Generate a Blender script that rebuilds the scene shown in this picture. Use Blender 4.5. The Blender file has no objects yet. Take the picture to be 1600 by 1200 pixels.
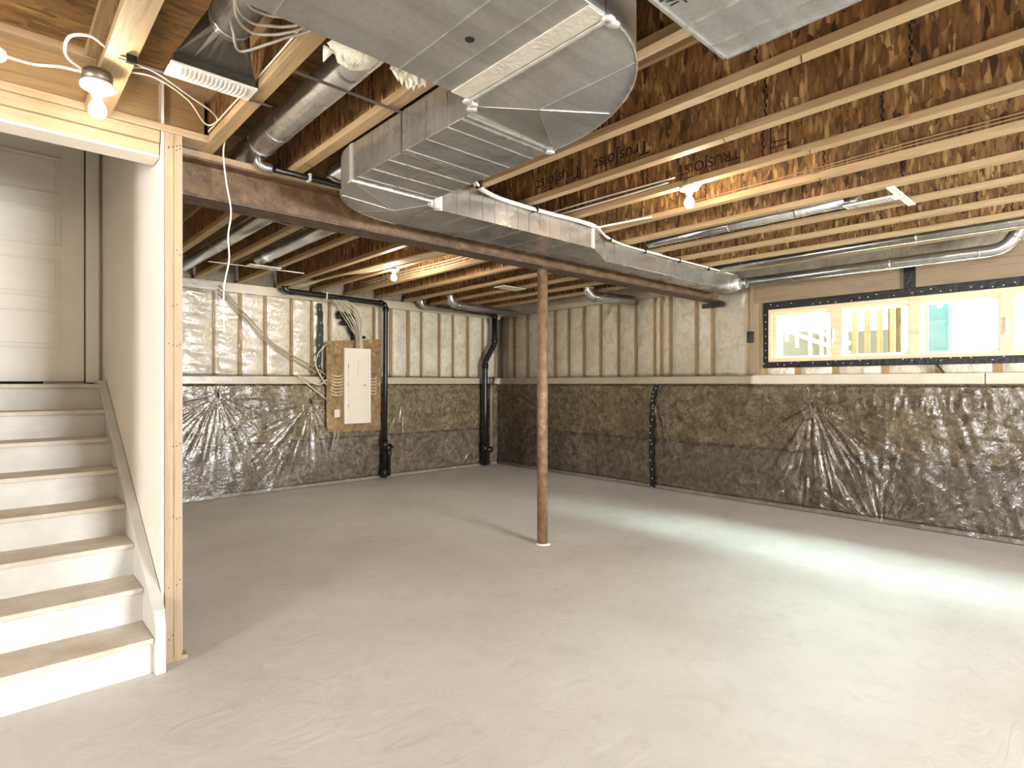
import bpy, math, random
import numpy as np
from mathutils import Vector, Matrix
random.seed(7)
rng = np.random.default_rng(5)
sc = bpy.context.scene
col = sc.collection
H = 1.43            # eye height
JB = 2.72           # underside of the floor joists
JT = 3.02           # underside of the subfloor

# ---------------------------------------------------------------- camera
cam = bpy.data.cameras.new('camera'); cam.sensor_width = 36; cam.lens = 893/1600*36
cam.clip_start = .02
co = bpy.data.objects.new('camera', cam); col.objects.link(co)
co.location = (0, 0, H); co.rotation_euler = (math.pi/2, 0, -math.atan2(.6766, .7366))
sc.camera = co
# ---------------------------------------------------------------- world, light, exposure
w = bpy.data.worlds.new('overcast_sky'); sc.world = w; w.use_nodes = True
bg = w.node_tree.nodes['Background']; bg.inputs[0].default_value = (.93, .975, 1, 1); bg.inputs[1].default_value = 1.5
BULB = 330.0
def portal(name, loc, rot, sx, sy):
    l = bpy.data.lights.new(name, 'AREA'); l.shape = 'RECTANGLE'; l.size = sx; l.size_y = sy
    l.cycles.is_portal = True
    o = bpy.data.objects.new(name, l); col.objects.link(o); o.location = loc; o.rotation_euler = rot
portal('window_portal', (7.12, 1.45, 2.0), (0, math.pi/2, 0), .7, 3.1)
sun = bpy.data.lights.new('hazy_sun', 'SUN'); sun.energy = 140; sun.angle = math.radians(88); sun.color = (.86, 1, .99)
so = bpy.data.objects.new('hazy_sun', sun); col.objects.link(so); so.rotation_euler = Vector((-math.cos(math.radians(40)), .30, -math.sin(math.radians(40)))).to_track_quat('-Z', 'Y').to_euler()
fa = bpy.data.lights.new('front_fill_light', 'AREA'); fa.shape = 'RECTANGLE'; fa.size = 1.9; fa.size_y = 1.2; fa.energy = 560; fa.color = (.93, .97, 1)  # area light added behind the camera to fill the room
fo = bpy.data.objects.new('front_fill_light', fa); col.objects.link(fo); fo.location = (2.9, -5.45, 1.6); fo.rotation_euler = (math.pi/2, 0, 0)
fb = bpy.data.lights.new('side_fill_light', 'AREA'); fb.shape = 'RECTANGLE'; fb.size = 1.1; fb.size_y = 1.7; fb.energy = 300; fb.color = (.96, .975, 1)  # unseen area light added on the left to brighten the window wall
fbo = bpy.data.objects.new('side_fill_light', fb); col.objects.link(fbo); fbo.location = (-5.95, -.3, 1.6); fbo.rotation_euler = (0, -math.pi/2, 0)
vs = sc.view_settings
vs.view_transform = 'Standard'; vs.look = 'None'; vs.gamma = 1; vs.use_curve_mapping = False
vs.exposure = 0.84

# ---------------------------------------------------------------- materials
def lin(c):
    if isinstance(c, str):
        c = [int(c[i:i+2], 16)/255 for i in (0, 2, 4)]
    return tuple(((v/12.92) if v <= .04045 else ((v+.055)/1.055)**2.4) for v in c)+(1,)
class M:
    def __init__(s, name, rough=.6, metal=0, spec=.5):
        s.m = bpy.data.materials.new(name); s.m.use_nodes = True
        s.t = s.m.node_tree; s.b = s.t.nodes['Principled BSDF']
        s.b.inputs['Roughness'].default_value = rough; s.b.inputs['Metallic'].default_value = metal
        s.b.inputs['Specular IOR Level'].default_value = spec
        s.pos = s.n('ShaderNodeNewGeometry').outputs['Position']
    def n(s, typ, **k):
        x = s.t.nodes.new(typ)
        for a, v in k.items(): setattr(x, a, v)
        return x
    def l(s, a, b): s.t.links.new(a, b)
    def map(s, scale=(1, 1, 1), rot=(0, 0, 0), loc=(0, 0, 0), src=None):
        x = s.n('ShaderNodeMapping'); x.inputs['Scale'].default_value = scale
        x.inputs['Rotation'].default_value = rot; x.inputs['Location'].default_value = loc
        s.l(src or s.pos, x.inputs['Vector']); return x.outputs[0]
    def noise(s, scale, detail=4, rough=.55, vec=None, dist=0):
        x = s.n('ShaderNodeTexNoise'); x.inputs['Scale'].default_value = scale
        x.inputs['Detail'].default_value = detail; x.inputs['Roughness'].default_value = rough
        x.inputs['Distortion'].default_value = dist
        s.l(vec or s.pos, x.inputs['Vector']); return x.outputs[0]
    def vor(s, scale, vec=None, feature='F1'):
        x = s.n('ShaderNodeTexVoronoi', feature=feature); x.inputs['Scale'].default_value = scale
        s.l(vec or s.pos, x.inputs['Vector']); return x
    def ramp(s, src, stops):
        x = s.n('ShaderNodeValToRGB'); r = x.color_ramp
        while len(r.elements) < len(stops): r.elements.new(.5)
        for e, (p, c) in zip(r.elements, stops): e.position = p; e.color = lin(c)
        s.l(src, x.inputs[0]); return x.outputs[0]
    def vramp(s, src, a, b, lo=0, hi=1):
        x = s.n('ShaderNodeMapRange'); x.inputs['From Min'].default_value = a; x.inputs['From Max'].default_value = b
        x.inputs['To Min'].default_value = lo; x.inputs['To Max'].default_value = hi
        s.l(src, x.inputs['Value']); return x.outputs[0]
    def mix(s, f, a, b, mode='MIX'):
        x = s.n('ShaderNodeMix', data_type='RGBA', blend_type=mode)
        for i, v in ((0, f), (6, a), (7, b)):
            if hasattr(v, 'links'): s.l(v, x.inputs[i])
            elif i == 0: x.inputs[i].default_value = v
            else: x.inputs[i].default_value = lin(v)
        return x.outputs[2]
    def math(s, op, a, b=0):
        x = s.n('ShaderNodeMath', operation=op)
        for i, v in enumerate((a, b)):
            if hasattr(v, 'links'): s.l(v, x.inputs[i])
            else: x.inputs[i].default_value = v
        return x.outputs[0]
    def col(s, v):
        if hasattr(v, 'links'): s.l(v, s.b.inputs['Base Color'])
        else: s.b.inputs['Base Color'].default_value = lin(v)
        return s
    def bump(s, h, strength=.3, dist=.01):
        x = s.n('ShaderNodeBump'); x.inputs['Strength'].default_value = strength; x.inputs['Distance'].default_value = dist
        s.l(h, x.inputs['Height']); s.l(x.outputs[0], s.b.inputs['Normal']); return x
    def rough(s, v): s.l(v, s.b.inputs['Roughness']); return s
def simple(name, c, rough=.6, metal=0, var=.12, scale=8, bump=0, bs=60, spec=.5):
    m = M(name, rough, metal, spec)
    n = m.noise(scale, 5)
    base = lin(c)
    hs = m.n('ShaderNodeHueSaturation'); hs.inputs['Color'].default_value = base
    m.l(m.vramp(n, .25, .75, 1-var, 1+var), hs.inputs['Value'])
    m.col(hs.outputs[0])
    if bump: m.bump(m.noise(bs, 4), bump, .01)
    return m.m
def osb(name, dark, mid, light, k=1.0, flat=False):
    m = M(name, .62)
    nz = m.n('ShaderNodeTexNoise'); nz.inputs['Scale'].default_value = 7; nz.inputs['Detail'].default_value = 2; m.l(m.pos, nz.inputs['Vector'])
    val = edge = None
    L = (((.45, .1, 0), (14, 50, 13)), ((-.75, 0, .1), (14, 46, 12)), ((1.1, .2, .3), (14, 52, 13)), ((-1.4, 0, 0), (14, 44, 14)), ((.9, 0, 0), (14, 48, 11)), ((-.4, 0, 0), (14, 48, 11)))
    for i, (rot, sc_) in enumerate(L):
        if flat: rot = (0, 0, rot[0]*1.6+.3); sc_ = (12, 46, 12)
        v = m.map(tuple(a*k for a in sc_), rot, (i*3.1, i*1.7, i))
        dn = m.n('ShaderNodeVectorMath', operation='ADD'); m.l(v, dn.inputs[0]); m.l(nz.outputs['Color'], dn.inputs[1])
        vo = m.vor(1.0, dn.outputs[0]); sp = m.n('ShaderNodeSeparateColor'); m.l(vo.outputs['Color'], sp.inputs[0])
        if val is None: val = sp.outputs[0]; edge = vo.outputs['Distance']; continue
        f = m.math('GREATER_THAN', sp.outputs[1], .58)
        for q in (0, 1):
            a = m.n('ShaderNodeMix', data_type='FLOAT'); m.l(f, a.inputs[0]); m.l((val, edge)[q], a.inputs[2]); m.l((sp.outputs[0], vo.outputs['Distance'])[q], a.inputs[3])
            if q == 0: nv = a.outputs[0]
            else: edge = a.outputs[0]
        val = nv
    c = m.ramp(val, [(0, dark), (.3, mid), (.75, mid), (1, light)])
    c = m.mix(m.vramp(edge, .35, .8, 0, .55), c, dark)
    big = m.noise(2.2, 3)
    c = m.mix(m.vramp(big, .4, .7, 0, .35), c, dark)
    fine = m.noise(1, 4, .6, m.map((60, 90, 30)))
    c = m.mix(m.vramp(fine, .5, .85, 0, .4), c, dark)
    m.col(c); m.bump(val, .3, .004)
    return m.m
def wood(name, c1, c2, axis='Y', knots=True, rough=.6, gs=1):
    m = M(name, rough)
    sc_ = {'X': (1.2, 26, 26), 'Y': (26, 1.2, 26), 'Z': (26, 26, 1.2)}[axis]
    g = m.noise(gs, 6, .65, m.map(sc_), .6)
    c = m.ramp(g, [(.25, c1), (.5, c2), (.75, c1)])
    if knots:
        v = m.vor(1, m.map({'X': (2.2, 12, 12), 'Y': (12, 2.2, 12), 'Z': (12, 12, 2.2)}[axis]))
        c = m.mix(m.vramp(v.outputs['Distance'], .03, .1, .6, 0), c, '6e4a28')
    m.col(c); m.bump(g, .15, .004); return m.m

def metal(name, c='c6c3bd', rough=.3, wav=.3):
    m = M(name, rough, .85)
    n = m.noise(3.5, 3); f = m.noise(55, 3)
    st_ = m.noise(1, 5, .6, m.map((1.2, 14, 3)), .8)
    cc = m.mix(m.vramp(f, .35, .7, 0, .25), c, '8d8983'); m.col(m.mix(m.vramp(st_, .42, .72, 0, .3), cc, '6f6a62'))
    m.rough(m.vramp(n, .3, .7, rough-.06, rough+.1))
    m.bump(n, wav, .03); return m.m

OSB = osb('osb_web', '3a2613', '956d3e', 'd2a96f', 1.0)
OSB_LOW = osb('osb_dull', '6b5435', '9c7f52', 'bb9c6c', 1.2)
OSB_SUB = osb('osb_subfloor', '5a3f20', '8f6d3f', 'a98450', .8, True)
FLANGE = wood('joist_flange_lumber', '8f7350', 'b39871', 'Y')
LUMX = wood('spruce_lumber_across', '91785a', 'b09877', 'X')
LUMZ = wood('spruce_upright', '8c755a', 'a68f72', 'Z')
STUD = wood('stud_behind_plastic', '87693f', 'ab8d5e', 'Z', False)
LVL = wood('laminated_veneer_lumber', '7f6543', 'a98a60', 'X', False, gs=1.4)
LVLY = wood('laminated_header_lumber', '6f5f4b', '8f7b60', 'Y', False, gs=1.4)
WINW = wood('window_pine', 'd3b48e', 'e6cdaa', 'Y', False, .45, .6)
GALV = metal('galvanized_sheet', 'cbc9c5', .24, .35)
GALV2 = metal('galvanized_bright', 'c9c8c4', .2, .12)
GALVD = metal('galvanized_underside', 'c3c2be', .34, .25)
FOIL = simple('foil_tape', 'd8d6cf', .35, .6, .1, 30, .6, 40)
MASTIC = simple('duct_sealant', 'bdb5a6', .6, 0, .12, 30, .5, 60)
STRAP = metal('steel_strap', '8b8378', .4, .1)
WHITE = simple('white_enamel', 'eae6dc', .35, 0, .04)
PANELW = simple('panel_paint', 'e6ddcc', .3, 0, .03)
PORC = simple('white_porcelain', 'e9e6dd', .2, 0, .02)
DOORW = simple('door_paint', 'e6dfd3', .38, 0, .03)
CABLE = simple('white_cable', 'e2dccd', .4, 0, .05)
CABLEG = simple('grey_cable', 'a79f92', .4, 0, .05)
BLACK = simple('black_plastic', '161517', .32, 0, .2)
TAPE = simple('black_tape', '121214', .4, 0, .3, 30, .8, 25)
DOT = simple('pale_fastener', 'b9b5aa', .5)
DARK = simple('dark_gap', '1a140e', .9)
FLUFF = simple('white_fibreglass', 'e8e2cf', .95, 0, .12, 25, 1, 60)
HOLE = simple('black_hole', '0c0b0a', .9)
INK = simple('stencil_ink', '22140a', .9)

def mk_floor():
    m = M('concrete_floor', .62, 0, .35)
    a = m.noise(.9, 6, .6); b = m.noise(5, 8, .65, None, 1.2); f = m.noise(90, 4, .6)
    c = m.ramp(a, [(.3, 'beb9b4'), (.6, 'cbc7c2'), (.8, 'd3cfcb')])
    c = m.mix(m.vramp(b, .52, .8, 0, .35), c, 'a09890')
    c = m.mix(m.vramp(f, .62, .8, 0, .3), c, '968b7e')
    sw = m.noise(1, 5, .6, m.map((2.2, 9, 1), (0, 0, .5)), 2.0)
    ed = m.vramp(m.math('ABSOLUTE', m.math('SUBTRACT', sw, .5)), 0, .012, 1, 0)
    ed = m.math('MULTIPLY', ed, m.vramp(m.noise(1.3, 2), .5, .62, 0, 1))
    c = m.mix(m.math('MULTIPLY', ed, .25), c, '8f8578')
    m.col(c)
    m.bump(m.math('ADD', m.math('MULTIPLY', sw, .7), m.math('ADD', b, m.math('MULTIPLY', f, .08))), .35, .012); return m.m
FLOOR = mk_floor()
def mk_batt(name, c1, c2, c3, scale=11):
    m = M(name, .95, 0, .1)
    a = m.noise(scale, 7, .7, None, .8); b = m.noise(2.2, 4)
    s = m.noise(1, 5, .7, m.map((40, 40, 16), (.4, .5, .2)), 1)
    v = m.math('ADD', m.math('MULTIPLY', a, .65), m.math('MULTIPLY', s, .35))
    c = m.ramp(v, [(.36, c1), (.5, c2), (.64, c3)])
    c = m.mix(m.vramp(b, .35, .7, 0, .45), c, c1)
    m.col(c); m.bump(v, 1, .03); return m.m
BLANKET_UP = mk_batt('brown_insulation_upper', '4f412c', '8e7c5f', 'c3b393')
BLANKET_LO = mk_batt('brown_insulation_lower', '4c4033', '857665', 'b8a994')
BATT = mk_batt('cream_insulation', 'c4b698', 'ece4d2', 'f7f2e6', 7)
RIM = mk_batt('wrapped_rim', '8a7f6f', 'a89d8b', 'bdb3a1', 5)
LEDGE = simple('wrapped_ledge', 'cabfab', .55, 0, .08, 6, .3, 20)
DRY = simple('drywall', 'e2d9cc', .8, 0, .03, 3)
CONC = simple('grey_concrete', 'a9a196', .9, 0, .12, 6, .3)
def mk_steel(name, c1, c2, c3, rough=.6):
    m = M(name, rough, .1)
    a = m.noise(11, 8, .75); v = m.noise(1, 5, .7, m.map((9, 9, 40)))
    c = m.ramp(a, [(.35, c1), (.52, c2), (.68, c3)])
    sp = m.noise(160, 2); c = m.mix(m.vramp(sp, .6, .75, 0, .5), c, 'b59a78')
    m.col(c); m.bump(a, .2, .004); return m.m
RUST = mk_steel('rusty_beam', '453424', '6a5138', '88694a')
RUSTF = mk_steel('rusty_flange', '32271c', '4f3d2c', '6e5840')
POST = mk_steel('rusty_column', '5f4630', '7a5f45', '9b8266')
def mk_stair():
    m = M('dusty_white_stair', .6)
    g = m.noise(1, 5, .6, m.map((3, 9, 9)), .5); d = m.noise(4, 6, .7)
    c = m.ramp(d, [(.35, 'bfbbb3'), (.6, 'cbc7c0')])
    c = m.mix(m.vramp(g, .5, .75, 0, .4), c, 'b9ad9c')
    m.col(c); m.bump(g, .1, .004); return m.m
STAIR = mk_stair()
def mk_tread():
    m = M('dusty_stair_tread', .65)
    g = m.noise(1, 5, .6, m.map((3, 9, 9)), .5); d = m.noise(5, 6, .7)
    c = m.ramp(d, [(.3, 'b3a796'), (.7, 'd2c8ba')])
    c = m.mix(m.vramp(g, .45, .75, 0, .5), c, 'a8997f')
    m.col(c); m.bump(g, .1, .004); return m.m
TREAD = mk_tread()
def mk_poly():
    m = bpy.data.materials.new('clear_poly_film'); m.use_nodes = True; t = m.node_tree
    t.nodes.clear()
    o = t.nodes.new('ShaderNodeOutputMaterial'); mx = t.nodes.new('ShaderNodeMixShader')
    tr = t.nodes.new('ShaderNodeBsdfTransparent'); tr.inputs[0].default_value = (.97, .965, .95, 1)
    gl = t.nodes.new('ShaderNodeBsdfGlossy'); gl.inputs['Roughness'].default_value = .2
    fr = t.nodes.new('ShaderNodeFresnel'); fr.inputs[0].default_value = 1.9
    ge = t.nodes.new('ShaderNodeNewGeometry')
    nz = t.nodes.new('ShaderNodeTexNoise'); nz.inputs['Scale'].default_value = 16; nz.inputs['Detail'].default_value = 6; nz.inputs['Distortion'].default_value = 1.5
    mp = t.nodes.new('ShaderNodeMapping'); mp.inputs['Scale'].default_value = (1, 1, 1.8)
    t.links.new(ge.outputs['Position'], mp.inputs[0]); t.links.new(mp.outputs[0], nz.inputs['Vector'])
    bp = t.nodes.new('ShaderNodeBump'); bp.inputs['Strength'].default_value = .36; bp.inputs['Distance'].default_value = .012
    t.links.new(nz.outputs[0], bp.inputs['Height']); t.links.new(bp.outputs[0], gl.inputs['Normal'])
    mr = t.nodes.new('ShaderNodeMath'); mr.operation = 'MULTIPLY_ADD'; mr.inputs[1].default_value = .85; mr.inputs[2].default_value = .01
    t.links.new(fr.outputs[0], mr.inputs[0])
    t.links.new(mr.outputs[0], mx.inputs[0]); t.links.new(tr.outputs[0], mx.inputs[1]); t.links.new(gl.outputs[0], mx.inputs[2])
    t.links.new(mx.outputs[0], o.inputs[0]); return m
POLY = mk_poly()
def mk_glass():
    m = bpy.data.materials.new('window_glass'); m.use_nodes = True; t = m.node_tree; t.nodes.clear()
    o = t.nodes.new('ShaderNodeOutputMaterial'); mx = t.nodes.new('ShaderNodeMixShader'); mx.inputs[0].default_value = .07
    tr = t.nodes.new('ShaderNodeBsdfTransparent'); tr.inputs[0].default_value = (.93, .99, .97, 1); gl = t.nodes.new('ShaderNodeBsdfGlossy'); gl.inputs['Roughness'].default_value = .02
    t.links.new(tr.outputs[0], mx.inputs[1]); t.links.new(gl.outputs[0], mx.inputs[2]); t.links.new(mx.outputs[0], o.inputs[0]); return m
GLASS = mk_glass()
def mk_emit(name, c, s):
    m = bpy.data.materials.new(name); m.use_nodes = True; t = m.node_tree; t.nodes.clear()
    o = t.nodes.new('ShaderNodeOutputMaterial'); e = t.nodes.new('ShaderNodeEmission'); e.inputs[0].default_value = c; e.inputs[1].default_value = s
    t.links.new(e.outputs[0], o.inputs[0]); return m
GLOW = mk_emit('lit_bulb_glass', (1, .82, .62, 1), BULB)

# ---------------------------------------------------------------- mesh helpers
def fr(d):
    d = Vector(d).normalized(); a = Vector((0, 0, 1)) if abs(d.z) < .9 else Vector((1, 0, 0))
    u = d.cross(a).normalized(); return u, d.cross(u).normalized()
class MB:
    def __init__(s): s.v = []; s.f = []; s.sm = []
    def box(s, a, b, rz=0):
        x0, y0, z0 = (min(p, q) for p, q in zip(a, b)); x1, y1, z1 = (max(p, q) for p, q in zip(a, b))
        i = len(s.v)
        vs_ = [(x0, y0, z0), (x1, y0, z0), (x1, y1, z0), (x0, y1, z0), (x0, y0, z1), (x1, y0, z1), (x1, y1, z1), (x0, y1, z1)]
        s.v += vs_
        for q in ((0, 3, 2, 1), (4, 5, 6, 7), (0, 1, 5, 4), (1, 2, 6, 5), (2, 3, 7, 6), (3, 0, 4, 7)):
            s.f.append(tuple(i+k for k in q)); s.sm.append(False)
        return s
    def bar(s, p, q, w_, t_, up=(0, 0, 1)):
        p = Vector(p); q = Vector(q); d = (q-p).normalized(); u = d.cross(Vector(up)).normalized(); v = u.cross(d)
        i = len(s.v)
        for c in (p, q):
            for a, b in ((-1, -1), (1, -1), (1, 1), (-1, 1)): s.v.append(tuple(c+u*a*w_/2+v*b*t_/2))
        for f in ((0, 1, 2, 3), (7, 6, 5, 4), (0, 4, 5, 1), (1, 5, 6, 2), (2, 6, 7, 3), (3, 7, 4, 0)):
            s.f.append(tuple(i+k for k in f)); s.sm.append(False)
        return s
    def prism(s, poly, z0, z1, axis='Z'):
        # poly CCW list of 2D points extruded along an axis
        i = len(s.v); n = len(poly)
        def P(a, b, c): return {'Z': (a, b, c), 'X': (c, a, b), 'Y': (a, c, b)}[axis]
        s.v += [P(a, b, z0) for a, b in poly]+[P(a, b, z1) for a, b in poly]
        s.f.append(tuple(i+k for k in reversed(range(n)))); s.f.append(tuple(i+n+k for k in range(n))); s.sm += [False]*2
        for k in range(n):
            s.f.append((i+k, i+(k+1) % n, i+n+(k+1) % n, i+n+k)); s.sm.append(False)
        return s
    def tube(s, pts, r, n=12, cap=True, smooth=True):
        pts = [Vector(p) for p in pts]; rs = r if isinstance(r, (list, tuple)) else [r]*len(pts)
        i0 = len(s.v); prev = None
        for k, p in enumerate(pts):
            if k == 0: d = pts[1]-p
            elif k == len(pts)-1: d = p-pts[k-1]
            else: d = (pts[k+1]-p).normalized()+(p-pts[k-1]).normalized()
            d = d.normalized()
            if prev is None: u, v = fr(d)
            else:
                u = (prev-d*prev.dot(d)).normalized(); v = d.cross(u)
            prev = u
            sc_ = 1
            if 0 < k < len(pts)-1:
                c = (p-pts[k-1]).normalized().dot(d); sc_ = 1
            for j in range(n):
                a = 2*math.pi*j/n; s.v.append(tuple(p+(u*math.cos(a)+v*math.sin(a))*rs[k]*sc_))
        for k in range(len(pts)-1):
            for j in range(n):
                a = i0+k*n+j; b = i0+k*n+(j+1) % n
                s.f.append((a, b, b+n, a+n)); s.sm.append(smooth)
        if cap:
            s.f.append(tuple(i0+j for j in reversed(range(n)))); s.f.append(tuple(i0+(len(pts)-1)*n+j for j in range(n))); s.sm += [False]*2
        return s
    def lathe(s, c, prof, n=20):
        return s.tube([(c[0], c[1], c[2]+z+1e-6*k) for k, (r, z) in enumerate(prof)], [max(r, 1e-4) for r, z in prof], n)
    def grid(s, P, smooth=True):
        # P: array (nu, nv, 3)
        i = len(s.v); nu, nv = P.shape[:2]
        s.v += [tuple(map(float, p)) for p in P.reshape(-1, 3)]
        for a in range(nu-1):
            for b in range(nv-1):
                k = i+a*nv+b; s.f.append((k, k+nv, k+nv+1, k+1)); s.sm.append(smooth)
        return s
    def build(s, name, mat, parent=None, org=None):
        me = bpy.data.meshes.new(name)
        o3 = Vector(org) if org is not None else (worg(parent) if parent else Vector((0, 0, 0)))
        me.from_pydata([(x-o3.x, y-o3.y, z-o3.z) for x, y, z in s.v], [], s.f)
        me.polygons.foreach_set('use_smooth', s.sm); me.materials.append(mat); me.update()
        o = bpy.data.objects.new(name, me); col.objects.link(o)
        if parent: o.parent = parent; o.location = o3-worg(parent)
        else: o.location = o3
        o['org'] = tuple(o3)
        return o
def worg(o): return Vector(o['org'])
def bevel(o, wd=.003, seg=2):
    b = o.modifiers.new('bevel', 'BEVEL'); b.width = wd; b.segments = seg; b.limit_method = 'ANGLE'; return o
def tag(o, label, cat, group=None):
    o['label'] = label; o['category'] = cat
    if group: o['group'] = group
    return o
def thing(name, label, cat, loc, group=None):
    o = bpy.data.objects.new(name, None); o.empty_display_size = .05; col.objects.link(o); o.location = loc; o['org'] = tuple(loc)
    return tag(o, label, cat, group)
def struct(o): o['kind'] = 'structure'; return o
def stuff(o): o['kind'] = 'stuff'; return o
def box(name, a, b, mat, parent=None, bv=0):
    o = MB().box(a, b).build(name, mat, parent, None if parent else [(p+q)/2 for p, q in zip(a, b)][:2]+[min(a[2], b[2])])
    if bv: bevel(o, bv)
    return o
def spl(pts, k=6):
    P = [Vector(p) for p in pts]; P = [P[0]*2-P[1]]+P+[P[-1]*2-P[-2]]; out = []
    for i in range(1, len(P)-2):
        for j in range(k):
            t = j/k; a, b, c, d = P[i-1:i+3]
            out.append(.5*((2*b)+(c-a)*t+(2*a-5*b+4*c-d)*t*t+(3*b-a-3*c+d)*t**3))
    return out+[P[-2]]
def text(name, body, mat, parent, loc, rot, size):
    c = bpy.data.curves.new(name, 'FONT'); c.body = body; c.size = size; c.extrude = .0004; c.align_x = 'CENTER'; c.align_y = 'CENTER'
    t = bpy.data.objects.new(name, c); col.objects.link(t)
    dg = bpy.context.evaluated_depsgraph_get(); me = bpy.data.meshes.new_from_object(t.evaluated_get(dg))
    bpy.data.objects.remove(t); me.materials.clear(); me.materials.append(mat)
    o = bpy.data.objects.new(name, me); col.objects.link(o); o.parent = parent
    o.location = Vector(loc)-worg(parent); o.rotation_euler = rot; return o

# value noise for wrinkled sheets
TAB = rng.random((257, 257))
def vn(x, y):
    x = np.asarray(x, float); y = np.asarray(y, float)
    xi = np.floor(x).astype(int); yi = np.floor(y).astype(int); fx = x-xi; fy = y-yi
    fx = fx*fx*(3-2*fx); fy = fy*fy*(3-2*fy)
    g = lambda a, b: TAB[a % 257, b % 257]
    return (g(xi, yi)*(1-fx)+g(xi+1, yi)*fx)*(1-fy)+(g(xi, yi+1)*(1-fx)+g(xi+1, yi+1)*fx)*fy
def star(u, v, cu, cv, amp, R, n, seed=0, down=True):
    du = u-cu; dv = v-cv; r = np.hypot(du, dv)+1e-4; th = np.arctan2(dv, du)
    nz = vn(u*3+seed, v*3)
    f = .6*(vn(th*n*1.2+40+seed+nz*.6, r*1.5+seed)-.5) + .5*(vn(th*n*2.6+11+seed, r*3+seed*2)-.5)
    e = amp*.55*np.exp(-(r/R)**2)*np.minimum(1, r/.09)
    if down: e = e*(.25+.75*np.clip(-dv/r+.35, 0, 1))
    return e*f*2

# ================================================================ SETTING
st = lambda n, a, b, m: struct(box(n, a, b, m))
st('floor', (-6.2, -5.7, -.2), (7.2, 8.0, 0), FLOOR)
ceil_bm = MB().box((-6.2, -5.7, JT), (7.2, 3.46, JT+.02)).box((.67, 3.46, JT), (7.2, 8.0, JT+.02)).box((-.4, 3.46, 3.9), (.67, 5.5, 3.95)).box((-.4, 3.44, JT), (.67, 3.46, 3.95))
struct(ceil_bm.build('ceiling', OSB_SUB))
# outer walls behind the photographer, with added window openings for fill light
wf = struct(MB().box((-6.2, -5.7, 0), (1.9, -5.5, JT)).box((3.9, -5.7, 0), (7.2, -5.5, JT)).box((1.9, -5.7, 2.25), (3.9, -5.5, JT)).box((1.9, -5.7, 0), (3.9, -5.5, .95)).build('wall_front', DRY))
wl = struct(MB().box((-6.2, -5.5, 0), (-6.0, -1.2, JT)).box((-6.2, .6, 0), (-6.0, 3.46, JT)).box((-6.2, -1.2, 0), (-6.0, .6, 1.0)).box((-6.2, -1.2, 2.2), (-6.0, .6, JT)).box((-6.0, 3.36, 0), (-.335, 3.46, JT)).box((-.435, 3.46, 0), (-.335, 5.5, 3.9)).build('wall_left', DRY))

# ---- back wall (electrical panel side)
YB, XR = 7.72, 6.76
wb = struct(MB().box((.76, 7.90, 0), (7.2, 8.1, JT)).build('wall_back', CONC))
wr = struct(MB().box((6.93, -5.5, 0), (7.2, 7.90, H-.01)).box((7.04, 3.0, H-.01), (7.2, 7.90, JT)).box((7.04, -5.5, H-.01), (7.2, -.12, JT)).box((7.04, -.12, H-.01), (7.2, 3.0, 1.66)).box((7.04, -.12, 2.33), (7.2, 3.0, JT)).build('wall_right', CONC))
def P_back(u, v, d): return np.stack([u, 0*u+d, v], -1)
def P_right(u, v, d): return np.stack([0*u+d, u, v], -1)
def sheet(wall, P, u0, u1, v0, v1, base, dispf, name, mat, du=.014, dv=.014, flip=False):
    nu = int((u1-u0)/du)+1; nv = int((v1-v0)/dv)+1
    u, v = np.meshgrid(np.linspace(u0, u1, nu), np.linspace(v0, v1, nv), indexing='ij')
    d = base(v)-dispf(u, v)
    A = P(u, v, d)
    if flip: A = A[::-1]
    return MB().grid(A).build(name, mat, wall)
# brown blankets, two rows each
for (wall, P, b, u0, u1, fl) in ((wb, P_back, YB, .77, 6.80, False), (wr, P_right, XR, -5.4, 7.75, True)):
    for nm, z0, z1, m in (('insulation_blanket', .66, H, BLANKET_UP), ('insulation_blanket', .055, .66, BLANKET_LO)):
        def df(u, v, z0=z0, z1=z1):
            t = np.clip((v-z0)/(z1-z0), 0, 1)
            return .03*np.sqrt(np.clip(4*t*(1-t), 0, 1))*(.8+.4*vn(u*2, v*2))+.012*(vn(u*9, v*9)-.5)-.03
        sheet(wall, P, u0, u1, z0, z1, lambda v, b=b: 0*v+b, df, nm, m, .05, .04, fl)
# printed seam dashes
d1, d2 = MB(), MB()
for i in range(60):
    u = .8+i*.105
    if u < 6.7 and (i % 5) < 4: d1.box((u, YB-.021, .652), (u+.1, YB-.016, .662))
for i in range(40):
    u = -.9+i*.21
    d2.box((XR-.021, u, .672), (XR-.016, u+.15, .679)); d2.box((XR-.021, u+.03, .652), (XR-.016, u+.18, .658))
stuff(d1.build('printed_seam_line', INK, wb)); stuff(d2.build('printed_seam_line', INK, wr))
# pressed hem of the film along the floor
for wall, a, b in ((wb, (.77, YB-.015, .006), (6.72, YB+.03, .05)), (wr, (XR-.015, -5.4, .006), (XR+.03, 7.7, .05))):
    o = box('film_hem', a, b, RIM, wall, .006)
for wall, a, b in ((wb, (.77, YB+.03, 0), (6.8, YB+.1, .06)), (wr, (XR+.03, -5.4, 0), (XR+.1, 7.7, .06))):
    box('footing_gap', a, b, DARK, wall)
# ledge plates (two lengths on the right wall)
box('ledge_plate', (.77, YB+.005, H), (6.86, YB+.18, H+.105), LEDGE, wb, .006)
for a, b in ((-5.4, .93), (.936, 7.75)):
    box('ledge_plate', (XR+.03, a, H), (XR+.2, b, H+.105), LEDGE, wr, .006)
box('top_plate', (.77, YB+.05, 2.60), (6.86, YB+.18, JB), LEDGE, wb, .006)
box('top_plate', (XR+.07, 3.19, 2.64), (XR+.2, 7.75, JB), LEDGE, wr, .006)
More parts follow.
